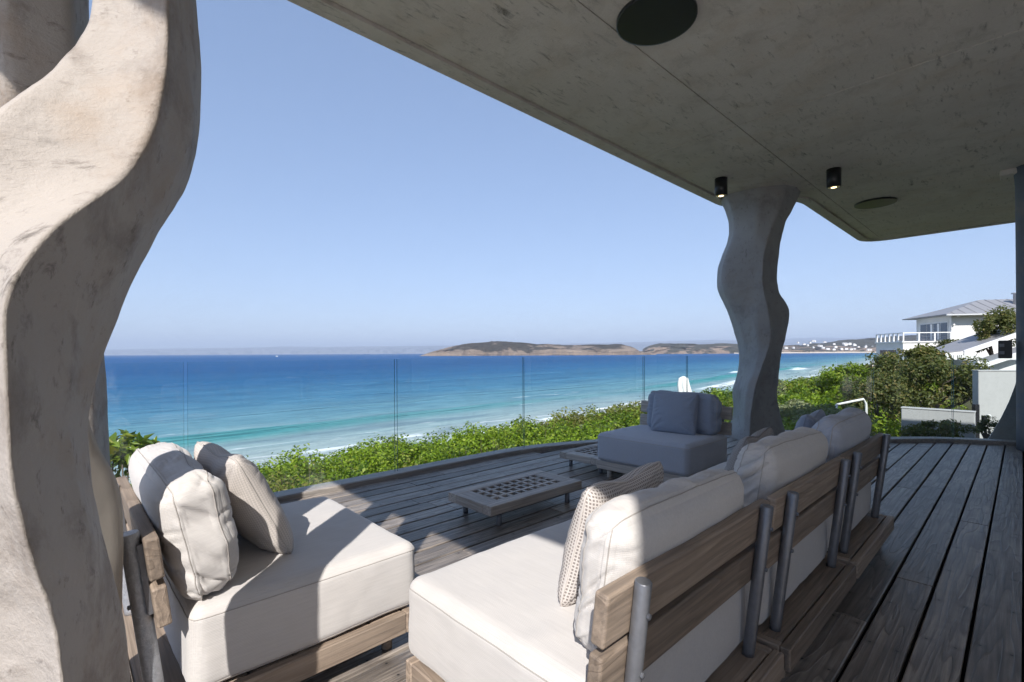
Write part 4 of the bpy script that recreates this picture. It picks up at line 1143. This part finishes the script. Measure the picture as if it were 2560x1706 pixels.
# ------------------------------------------------------------------ low lattice tables
def lattice_table(label, x0, x1, y0, y1):
    e = tag(empty('lattice_table', ((x0 + x1) / 2, (y0 + y1) / 2, 0)), label, 'table', 'low lattice tables')
    hx = (x1 - x0) / 2; hy = (y1 - y0) / 2
    nx, ny = 4, 9; hole = 0.053; px_ = 0.0785
    lx = nx * px_ / 2; ly = ny * px_ / 2
    zt, zb = BASE, 0.098
    # border boards
    for (a, b, mt) in (((-hx, -hy, zb), (-lx, hy, zt), 'greyY'), ((lx, -hy, zb), (hx, hy, zt), 'greyY'), ((-lx + 0.0006, -hy, zb), (lx - 0.0006, -ly, zt - 0.0015), 'greyX'), ((-lx + 0.0006, ly, zb), (lx - 0.0006, hy, zt - 0.0015), 'greyX')):
        box('border_board', a, b, MT[mt], e, 0.003)
    for i in range(nx + 1):
        xc = -lx + px_ * i; r0 = max(xc - (px_ - hole) / 2, -lx + 0.0008); r1 = min(xc + (px_ - hole) / 2, lx - 0.0008)
        box('lattice_bar', (r0, -ly + 0.001, zb + 0.02), (r1, ly - 0.001, zt - 0.003), MT['greyY'], e, 0.0015)
    for j in range(ny + 1):
        yc = -ly + px_ * j; r0 = max(yc - (px_ - hole) / 2, -ly + 0.001); r1 = min(yc + (px_ - hole) / 2, ly - 0.001)
        box('lattice_bar', (-lx + 0.001, r0, zb + 0.021), (lx - 0.001, r1, zt - 0.0036), MT['greyX'], e, 0.0015)
    for sx in (-1, 1):
        for sy in (-1, 1):
            lathe('leg', [(0.019, 0.0), (0.02, 0.008), (0.02, zb + 0.001)], MT['steel'], e, 14, loc=(sx * (hx - 0.055), sy * (hy - 0.12), 0))
    return e
lattice_table('low weathered wood lattice table standing alone on the deck', -2.94, -2.45, 2.10, 3.07)
lattice_table('low lattice side table butted against the far shade-tinted seat', -3.33, -2.835, 3.80, 4.74)

# ------------------------------------------------------------------ neighbours on the right
ex = np.array([0.968, -0.25]); 
exw = ex[0] * RT + ex[1] * FW
hrz = math.atan2(exw[1], exw[0])
p0 = cw(34.8, 38.0, 0)
house = tag(empty('neighbour_house', (p0[0], p0[1], -2.0), hrz), 'white two-storey house with grey hipped roof and balcony beyond the trees', 'house')
GZ = 2.0   # offset: local z = world z + 2
def hb(name, a, b, mat, parent=house, bev=0.0):
    return box(name, (a[0], a[1], a[2] + GZ), (b[0], b[1], b[2] + GZ), MT[mat], parent, bev)
hb('lower_wall', (-3.27, 0.02, -2.0), (16, 4.5, 1.86), 'plaster')
hb('balcony_slab', (-3.35, -0.06, 1.861), (0.03, 4.6, 1.97), 'white')
hb('upper_wall', (0.0, 0.0, 1.862), (16, 4.9, 4.02), 'plaster')
# roof
ov = 0.75; za = 3.98 + GZ; zr_ = 5.36 + GZ
rv = [(-ov, -ov, za), (16 + ov, -ov, za), (16 + ov, 4.9 + ov, za), (-ov, 4.9 + ov, za), (3.2, 2.45, zr_), (14, 2.45, zr_),
      (-ov, -ov, za + 0.07), (16 + ov, -ov, za + 0.07), (16 + ov, 4.9 + ov, za + 0.07), (-ov, 4.9 + ov, za + 0.07)]
rf = mesh_obj('roof', rv, [(3, 2, 1, 0), (0, 1, 7, 6), (1, 2, 8, 7), (2, 3, 9, 8), (3, 0, 6, 9), (6, 7, 5, 4), (7, 8, 5), (8, 9, 4, 5), (9, 6, 4)], MT['roof'], house)
for (fx, fy, r, h0, h1) in ((4.9, 1.2, 0.16, 4.5, 5.75), (6.3, -0.35, 0.12, 3.4, 4.85)):
    fl = lathe('flue', [(r, h0 + GZ), (r, h1 + GZ - 0.12), (r * 1.7, h1 + GZ - 0.10), (r * 1.7, h1 + GZ)], MT['galv'], rf, 14, loc=(fx, fy, 0))
for k in range(5):
    lathe('soffit_lamp', [(0.06, 0.0), (0.09, 0.05), (0.06, 0.12)], MT['white'], rf, 10, loc=(0.3 + 1.9 * k, -0.35, za - 0.14))
tube('gutter', [(-ov, -ov - 0.06, za - 0.02), (16 + ov, -ov - 0.06, za - 0.02)], 0.06, MT['white'], rf, 8)
for k in range(22):
    x_ = -0.2 + 0.75 * k; t_ = min(1.0, max(0.05, (x_ + ov) / 3.95)) if x_ < 3.2 else 1.0
    ya, zA = -ov, za + 0.072; yb = -ov + (2.45 + ov) * t_; zB = za + 0.072 + (zr_ - za - 0.07) * t_
    tube('roof_rib', [(x_, ya, zA + 0.01), (x_, yb, zB + 0.01)], 0.022, MT['roof'], rf, 4)
# sliding windows on the shaded end wall (x = 0)
wf = box('window', (-0.04, 0.35, 1.99 + GZ), (0.02, 4.3, 3.55 + GZ), MT['white'], house)
for k in range(4):
    y0 = 0.45 + k * 0.95
    box('pane', (-0.06, y0, 2.05 + GZ), (-0.03, y0 + 0.86, 3.45 + GZ), MT['window'], wf)
for k in (1, 2): box('curtain', (-0.066, 0.50 + k * 0.95, 2.08 + GZ), (-0.061, 0.80 + k * 0.95, 3.42 + GZ), MT['white'], wf)
# low window on the lower end wall
wl = box('window', (-3.31, 0.9, 0.1 + GZ), (-3.25, 3.8, 1.35 + GZ), MT['white'], house)
for k in range(2): box('pane', (-3.33, 1.0 + 1.4 * k, 0.18 + GZ), (-3.29, 2.3 + 1.4 * k, 1.27 + GZ), MT['window'], wl)
# balcony railing
rail = hb('railing', (-3.3, -0.02, 2.61), (0.0, 0.05, 2.68), 'white')
box('top_rail', (-3.3, 0.051, 2.61 + GZ), (-3.23, 4.5, 2.68 + GZ), MT['white'], rail)
for k in range(4):
    xk = -3.29 + k * 1.07; box('post', (xk, -0.015, 1.97 + GZ), (xk + 0.09, 0.06, 2.609 + GZ), MT['white'], rail)
for k in range(1, 7):
    yk = 0.72 * k; box('post', (-3.3, yk, 1.97 + GZ), (-3.22, yk + 0.2, 2.609 + GZ), MT['white'], rail)
for k in range(4):
    zk = 2.08 + 0.12 * k
    tube('wire', [(-3.2, 0.02, zk + GZ), (0.0, 0.02, zk + GZ)], 0.012, MT['steel'], rail, 5)
tube('wall_lamp', [(0.1, -0.05, 3.2 + GZ), (0.1, -0.18, 3.25 + GZ)], 0.06, MT['white'], house, 8)
hb('downpipe', (7.0, -0.07, 1.9), (7.25, -0.001, 3.95), 'grey_plaster')

# lower outbuilding with two white-trimmed lean-to roofs
q0 = cw(24.2, 25.0, 0)
ob = tag(empty('outbuilding', (q0[0], q0[1], -1.6), YAW - 0.12), 'low white outbuilding with two sloping roofs and thick white fascia boards', 'outbuilding')
box('wall', (0.25, 0.3, 0.0), (7.0, 4.0, 2.25), MT['plaster'], ob)
def slab(name, x0, z0, x1, z1, y0, y1, th, mat, parent):
    V = [(x0, y0, z0), (x1, y0, z1), (x1, y1, z1), (x0, y1, z0), (x0, y0, z0 + th), (x1, y0, z1 + th), (x1, y1, z1 + th), (x0, y1, z0 + th)]
    return mesh_obj(name, V, [(3, 2, 1, 0), (4, 5, 6, 7), (0, 1, 5, 4), (1, 2, 6, 5), (2, 3, 7, 6), (3, 0, 4, 7)], mat, parent)
r1_ = slab('roof', 0.3, 2.62, 5.0, 4.35, 1.25, 4.3, 0.08, MT['roof'], ob); slab('fascia', 0.25, 2.55, 5.0, 4.30, 1.12, 1.245, 0.24, MT['white'], r1_)
r2_ = slab('roof', 0.0, 1.92, 4.0, 3.35, -0.2, 1.11, 0.07, MT['roof'], ob); slab('fascia', -0.05, 1.85, 4.0, 3.29, -0.33, -0.205, 0.22, MT['white'], r2_)
slab('eave_band', -2.3, 2.30, 0.2, 2.58, 1.12, 1.9, 0.17, MT['white'], ob); slab('eave_roof', -2.3, 2.48, 0.2, 2.76, 1.13, 3.4, 0.04, MT['roof'], ob)

# garden walls
def wall_px(name, label, x0, d0, x1, d1, zt, zb, th=0.22):
    a = ray(x0) * d0; b = ray(x1) * d1
    L = float(np.linalg.norm(b - a)); an = math.atan2(b[1] - a[1], b[0] - a[0])
    e = tag(empty(name, (a[0], a[1], zb), an), label, 'wall', 'grey garden walls')
    box('wall', (0, 0, 0), (L, th, zt - zb), MT['grey_plaster'], e, 0.012)
    box('coping', (-0.01, -0.012, zt - zb + 0.001), (L + 0.01, th + 0.012, zt - zb + 0.03), MT['grey_plaster'], e, 0.006)
    return e
wall_px('garden_wall', 'low smooth grey garden wall behind the clipped shrubs', 2252, 12.2, 2436, 11.2, -0.26, -2.6)
wall_px('garden_wall', 'tall smooth grey wall panel beside the right post', 2446, 12.4, 2640, 12.1, 0.66, -2.6)
wl_ = at_d(2462, 1046, 11.9)
we = tag(empty('wall_light', wl_, YAW), 'small wall light with white head on the tall grey wall', 'wall light')
box('bracket', (-0.05, -0.02, -0.13), (0.05, 0.06, 0.06), MT['black'], we, 0.01)
bm = bmesh.new(); bmesh.ops.create_icosphere(bm, subdivisions=2, radius=0.055); bm_obj('lamp_head', bm, MT['white'], we, True, loc=(0.06, -0.03, 0.05))
bx_ = at_d(2439, 1060, 11.6)
box_o = tag(empty('drainpipe', (bx_[0], bx_[1], -2.6), YAW), 'dark vertical pipe in the gap between the two grey walls', 'pipe')
box('pipe', (-0.06, -0.05, 0), (0.05, 0.05, 2.5), MT['black'], box_o, 0.01)

# white bent handrail in the shrubbery
a = np.array(at_d(2090, 1012, 13.0)); b = np.array(at_d(2158, 998, 13.0)); c = np.array(at_d(2165, 1020, 13.0))
he = tag(empty('garden_handrail', (a[0], a[1], a[2] - 1.3)), 'white bent pipe handrail among the shrubs behind the glass', 'handrail')
org = np.array([a[0], a[1], a[2] - 1.3])
tube('rail', [tuple(a - org), tuple(b - org), tuple((b + c) / 2 - org + np.array([0.02, 0.02, 0])), tuple(c - org), tuple(c - org + np.array([0, 0, -1.2]))], 0.03, MT['white'], he, 10)
tube('post', [tuple(a - org), tuple(a - org + np.array([0, 0, -1.3]))], 0.028, MT['white'], he, 10)

# closed white parasol down the slope
pp = at_d(1712, 941, 15.0)
gz = float(ground_z(pp[0], pp[1]))
pa = tag(empty('closed_parasol', (pp[0], pp[1], gz)), 'closed white parasol seen behind the glass above the far seat', 'parasol')
H = pp[2] - gz
tube('pole', [(0, 0, 0), (0, 0, H - 0.05)], 0.03, MT['white'], pa, 10)
V = []; Fc = []
pr = [(0.02, 0), (0.13, -0.06), (0.17, -0.25), (0.20, -0.5), (0.24, -0.9), (0.27, -1.4), (0.22, -1.7)]
for (r, z) in pr:
    for k in range(24):
        an = 2 * math.pi * k / 24; q = r * (1 + 0.22 * math.cos(6 * an + z)); V.append((q * math.cos(an) - 0.05 * (z > -0.3), q * math.sin(an), H + z))
for i in range(len(pr) - 1):
    for k in range(24): Fc.append((i * 24 + k, i * 24 + (k + 1) % 24, (i + 1) * 24 + (k + 1) % 24, (i + 1) * 24 + k))
Fc.append(tuple(range(23, -1, -1)))
mesh_obj('canopy', V, [f[::-1] for f in Fc], MT['white'], pa, True)

# small white motor boat far out
bpos = at_d(692, 890.5, 2600.0)
bo = tag(empty('motor_boat', (bpos[0], bpos[1], SEA), 0.6), 'tiny white boat far out near the horizon', 'boat')
V = [(-6, -1.6, 0), (4, -1.6, 0), (7, 0, 1.0), (4, 1.6, 0), (-6, 1.6, 0), (-6, -2, 1.8), (4.5, -2, 2.2), (8, 0, 2.7), (4.5, 2, 2.2), (-6, 2, 1.8)]
mesh_obj('hull', V, [(0, 1, 6, 5), (1, 2, 7, 6), (2, 3, 8, 7), (3, 4, 9, 8), (4, 0, 5, 9), (5, 6, 7, 8, 9), (4, 3, 2, 1, 0)], MT['white'], bo)
box('cabin', (-3, -1.4, 1.95), (2.5, 1.4, 4.2), MT['white'], bo, 0.3)

# ------------------------------------------------------------------ plants
def leaves_mesh(name, P, N, size, mat, parent=None, seed=0, ratio=0.45, jitter=0.7, bright=None, third=None):
    r = np.random.default_rng(seed); n = len(P)
    N = N + r.normal(0, jitter, (n, 3)); N /= np.linalg.norm(N, axis=1)[:, None]
    A = r.normal(0, 1, (n, 3)); A -= N * (A * N).sum(1)[:, None]; A /= np.maximum(np.linalg.norm(A, axis=1), 1e-6)[:, None]
    B = np.cross(N, A)
    sz = (size * r.uniform(0.45, 1.5, n))[:, None]
    base = P; tip = P + A * sz + N * sz * r.uniform(-0.15, 0.2, (n, 1))
    mid = P + A * sz * 0.5 + N * sz * 0.10
    l = mid + B * sz * ratio * 0.5 + N * sz * 0.10; rr = mid - B * sz * ratio * 0.5 + N * sz * 0.10
    V = np.stack([base, l, tip, rr], 1).reshape(-1, 3)
    i = np.arange(n) * 4
    Fc = np.concatenate([np.stack([i, i + 2, i + 1], 1), np.stack([i, i + 3, i + 2], 1)])
    t0 = r.random(n) if bright is None else np.clip(bright + r.normal(0, 0.22, n), 0, 1)
    tint = np.stack([t0, r.random(n), r.random(n) * 0.6 if third is None else third, np.ones(n)], 1)
    return np_mesh(name, V, Fc, mat, parent, smooth=False, tint=np.repeat(tint, 4, axis=0))
def crown_points(cen, rad, n, r, clumps=18, clump_r=0.33, low=-0.3):
    """leaf points in irregular clumps over an ellipsoid crown"""
    cen = np.array(cen); rad = np.array(rad)
    d = r.normal(0, 1, (clumps, 3)); d /= np.linalg.norm(d, axis=1)[:, None]; d[:, 2] = np.where(d[:, 2] < low, -d[:, 2], d[:, 2])
    cc = d * r.uniform(0.45, 0.92, (clumps, 1))
    cr = clump_r * r.uniform(0.6, 1.25, clumps)
    k = r.integers(0, clumps, n)
    q = r.normal(0, 1, (n, 3)); q /= np.linalg.norm(q, axis=1)[:, None]
    rr_ = cr[k][:, None] * r.uniform(0.35, 1.0, (n, 1)) ** 0.5
    L = cc[k] + q * rr_
    return cen + L * rad, q * 0.7 + L * 0.4 + np.array([0, 0, 0.35]), r.random(clumps)[k]

def scrub():
    r = np.random.default_rng(5)
    Ps, Ns, Ss, Bs, Ts = [], [], [], [], []
    cen = []
    # bushes spread over the slope in view
    tries = 0
    while len(cen) < 1050 and tries < 40000:
        tries += 1
        y = r.uniform(-3, 90) if r.random() < 0.75 else r.uniform(-3, 25)
        x = -r.uniform(5.2, 19.5)
        if y > 34: x = -r.uniform(3, 22)
        if y > 10 and r.random() < 0.5: x = -r.uniform(2.5, 15)
        dep = x * FW[0] + y * FW[1]; lat = x * RT[0] + y * RT[1]
        if dep < 3.5 or lat / dep < -1.35 or lat / dep > 0.97: continue
        if lat / dep > 0.62 and dep > 34: continue
        if min((p - x) ** 2 + (q - y) ** 2 for p, q, _ in cen[-400:]) < (0.16 + 0.012 * dep) if cen else False: continue
        cen.append((x, y, dep))
    for (x, y, dep) in cen:
        R = r.uniform(0.45, 0.95) * (1.0 + 0.012 * dep)
        hgt = r.uniform(0.38, 0.92) * (1 + 0.007 * dep)
        gz = float(ground_z(x, y))
        size = np.clip(0.045 + 0.0035 * dep, 0.06, 0.25)
        n = int(np.clip(9500 * (R * R) / (dep * 0.55) * 1.0, 220, 1500))
        P, N, b = crown_points((x, y, gz + 0.35 * hgt), (R, R, hgt), n, r, clumps=14, clump_r=0.42, low=-0.05)
        Ps.append(P); Ns.append(N); Ss.append(np.full(n, size))
        nz = fbm(np.array([[x * 0.28, y * 0.16, 4.0]]), 3)[0]; tone = 0.55 + 0.5 * nz + r.normal(0, 0.13)
        Ts.append(np.full(n, np.clip(0.5 + 0.75 * fbm(np.array([[x * 0.3 + 40, y * 0.14, 1.0]]), 2)[0] + r.normal(0, 0.14), 0, 1)))
        Bs.append(np.clip(tone + (b - 0.5) * 0.5, 0, 1))
    P = np.concatenate(Ps); N = np.concatenate(Ns); Sz = np.concatenate(Ss); B = np.concatenate(Bs)
    o = leaves_mesh('coastal_scrub', P, N, Sz, MT['lf_green'], None, 3, 0.6, 0.42, B, np.concatenate(Ts))
    tag(o, 'dense green coastal scrub covering the slope below the glass', 'scrub', kind='stuff')
    return len(P)
nl = scrub()
def twigs():
    r = np.random.default_rng(77); V = []; Fc = []
    for k in range(420):
        d = r.uniform(7.5, 16); u = r.uniform(-1.05, 0.35)
        p = u * d * RT + d * FW
        if p[0] > -5.5 or p[0] < -16: continue
        z0 = float(ground_z(p[0], p[1])); top = np.array([p[0] + r.normal(0, .25), p[1] + r.normal(0, .25), z0 + r.uniform(0.5, 1.15)])
        a = np.array([p[0], p[1], z0 - .05]); mid = (a + top) / 2 + r.normal(0, .08, 3)
        v, f = tube_data([tuple(a), tuple(mid), tuple(top)], [0.014, 0.010, 0.004], 4, False)
        o = len(V); V += v; Fc += [tuple(i + o for i in q) for q in f]
    tag(mesh_obj('scrub_twigs', V, Fc, MT['bark']), 'bare grey-brown twigs showing through the coastal scrub', 'twigs', kind='stuff')
twigs()

def shrub(name, label, cen, rad, n, size, mat, seed, group=None, clumps=16, clump_r=0.36, ratio=0.5, stems=6, cat='shrub', ground=None, trunk_r=0.03, jitter=0.7):
    r = np.random.default_rng(seed)
    gz = float(ground_z(cen[0], cen[1])) if ground is None else ground
    e = tag(empty(name, (cen[0], cen[1], gz)), label, cat, group)
    lc = (0, 0, cen[2] - gz)
    P, N, b = crown_points(lc, rad, n, r, clumps, clump_r)
    leaves_mesh('foliage', P, N, size, mat, e, seed + 1, ratio, jitter, np.clip(0.25 + 0.6 * b, 0, 1))
    for k in range(stems):
        a = r.uniform(0, 6.28); q = r.uniform(0.2, 0.75)
        top = np.array([math.cos(a) * rad[0] * q, math.sin(a) * rad[1] * q, lc[2] + rad[2] * r.uniform(0.0, 0.6)])
        mid = top * np.array([0.35, 0.35, 0.5]) + r.normal(0, 0.05, 3)
        tube('stem' if cat == 'shrub' else ('trunk' if k == 0 else 'limb'), [(0.04 * math.cos(a), 0.04 * math.sin(a), -0.1), tuple(mid), tuple((mid + top) / 2 + r.normal(0, 0.06, 3) * rad[0]), tuple(top)], [trunk_r, trunk_r * 0.75, trunk_r * 0.5, trunk_r * 0.2], MT['bark'], e, 7)
    return e
# glossy large-leaved shrub by the left column
g = at_d(290, 1150, 4.55)
shrub('broadleaf_shrub', 'glossy broad-leaved shrub rising outside the glass beside the left column', (g[0], g[1], g[2] - 0.12), (0.42, 0.42, 0.36), 420, 0.125, MT['lf_gloss'], 31, clumps=14, clump_r=0.34, ratio=0.42, stems=7)
# big olive tree before the neighbour's house
g = at_d(2320, 1000, 15.5)
shrub('olive_tree', 'large loose olive-green tree standing before the white house', (g[0], g[1], g[2] + 0.12), (1.8, 1.6, 1.75), 12500, 0.105, MT['lf_olive'], 41, clumps=46, clump_r=0.21, ratio=0.5, stems=9, cat='tree', trunk_r=0.07)
g = at_d(2190, 1020, 14.0)
shrub('olive_tree', 'leafy olive-toned bush tree filling the space left of the low grey wall', (g[0], g[1], g[2] - 0.1), (1.05, 1.05, 1.15), 6500, 0.085, MT['lf_olive'], 43, clumps=30, clump_r=0.26, stems=6, cat='tree', trunk_r=0.05)
g = at_d(2250, 905, 16.5)
shrub('sparse_tree', 'thin brownish tree top poking up before the balcony of the white house', (g[0], g[1], g[2] - 0.1), (1.1, 1.0, 0.75), 1500, 0.10, MT['lf_olive'], 45, clumps=18, clump_r=0.20, stems=8, cat='tree', trunk_r=0.05)
g = at_d(2500, 835, 27.0)
shrub('upright_tree', 'upright green tree against the lit wall of the white house', (g[0], g[1], g[2]), (1.35, 1.2, 1.6), 4500, 0.13, MT['lf_olive'], 47, clumps=24, clump_r=0.24, stems=7, cat='tree', trunk_r=0.08)
g = at_d(2395, 865, 30.0)
shrub('round_bush', 'dark rounded bush at the foot of the lit white house wall', (g[0], g[1], g[2] - 0.2), (1.5, 1.0, 0.75), 3800, 0.12, MT['lf_dark'], 49, clumps=18, clump_r=0.3, stems=6)
# clipped shrubs in front of the grey walls
g = at_d(2345, 1090, 10.6)
shrub('low_shrub', 'bright green low shrub in front of the low grey wall', (g[0], g[1], g[2]), (0.72, 0.4, 0.36), 3200, 0.06, MT['lf_olive'], 51, clumps=22, clump_r=0.3, stems=6)
g = at_d(2478, 1085, 10.8)
shrub('low_shrub', 'dark airy shrub in front of the tall grey wall', (g[0], g[1], g[2]), (0.36, 0.3, 0.36), 900, 0.06, MT['lf_dark'], 53, clumps=16, clump_r=0.26, stems=9)
# pale and deep-green shrubs behind the glass right of the far column
for (px, py, dd, rad, mt, lab, sd, n) in ((2075, 1062, 12.0, (0.95, 0.9, 0.55), 'lf_silver', 'pale silvery shrub behind the glass right of the far column', 61, 5200),
                                         (1985, 1050, 14.5, (0.8, 0.8, 0.6), 'lf_silver', 'yellowish pale shrub just right of the far column', 63, 3800),
                                         (2140, 952, 22.0, (1.9, 1.6, 0.8), 'lf_green', 'deep green rounded thicket below the balcony of the white house', 65, 7000),
                                         (1985, 985, 24.0, (1.8, 1.5, 0.7), 'lf_gloss', 'bright green thicket meeting the surf right of the far column', 67, 6500),
                                         (1510, 1082, 19.0, (1.1, 1.0, 0.4), 'lf_silver', 'pale sandy-green shrub beyond the curve of the deck', 69, 2600)):
    g = at_d(px, py, dd)
    shrub('thicket_shrub', lab, (g[0], g[1], g[2]), rad, n, 0.05 + 0.003 * dd, MT[mt], sd, 'shrubs behind the glass', clumps=24, clump_r=0.3, stems=5)

# ------------------------------------------------------------------ haze
HZ = 48000.0
m = M('sea_haze')
pv = m.n('ShaderNodeVolumePrincipled', ins={'Color': (0.68, 0.80, 1.0, 1), 'Density': 0.00006, 'Anisotropy': 0.0})
pv.inputs['Density Attribute'].default_value = ''; pv.inputs['Color Attribute'].default_value = ''; pv.inputs['Temperature Attribute'].default_value = ''
m.m.cycles.homogeneous_volume = True
m.t.links.new(pv.outputs[0], m.out.inputs['Volume'])
USE_HAZE = True
if USE_HAZE:
    hzbox = box('haze', (-HZ, -HZ, SEA - 3.5), (HZ, HZ, 950.0), m.m)
    tag(hzbox, 'thin pale blue sea haze fading the far mountains', 'haze', kind='stuff')
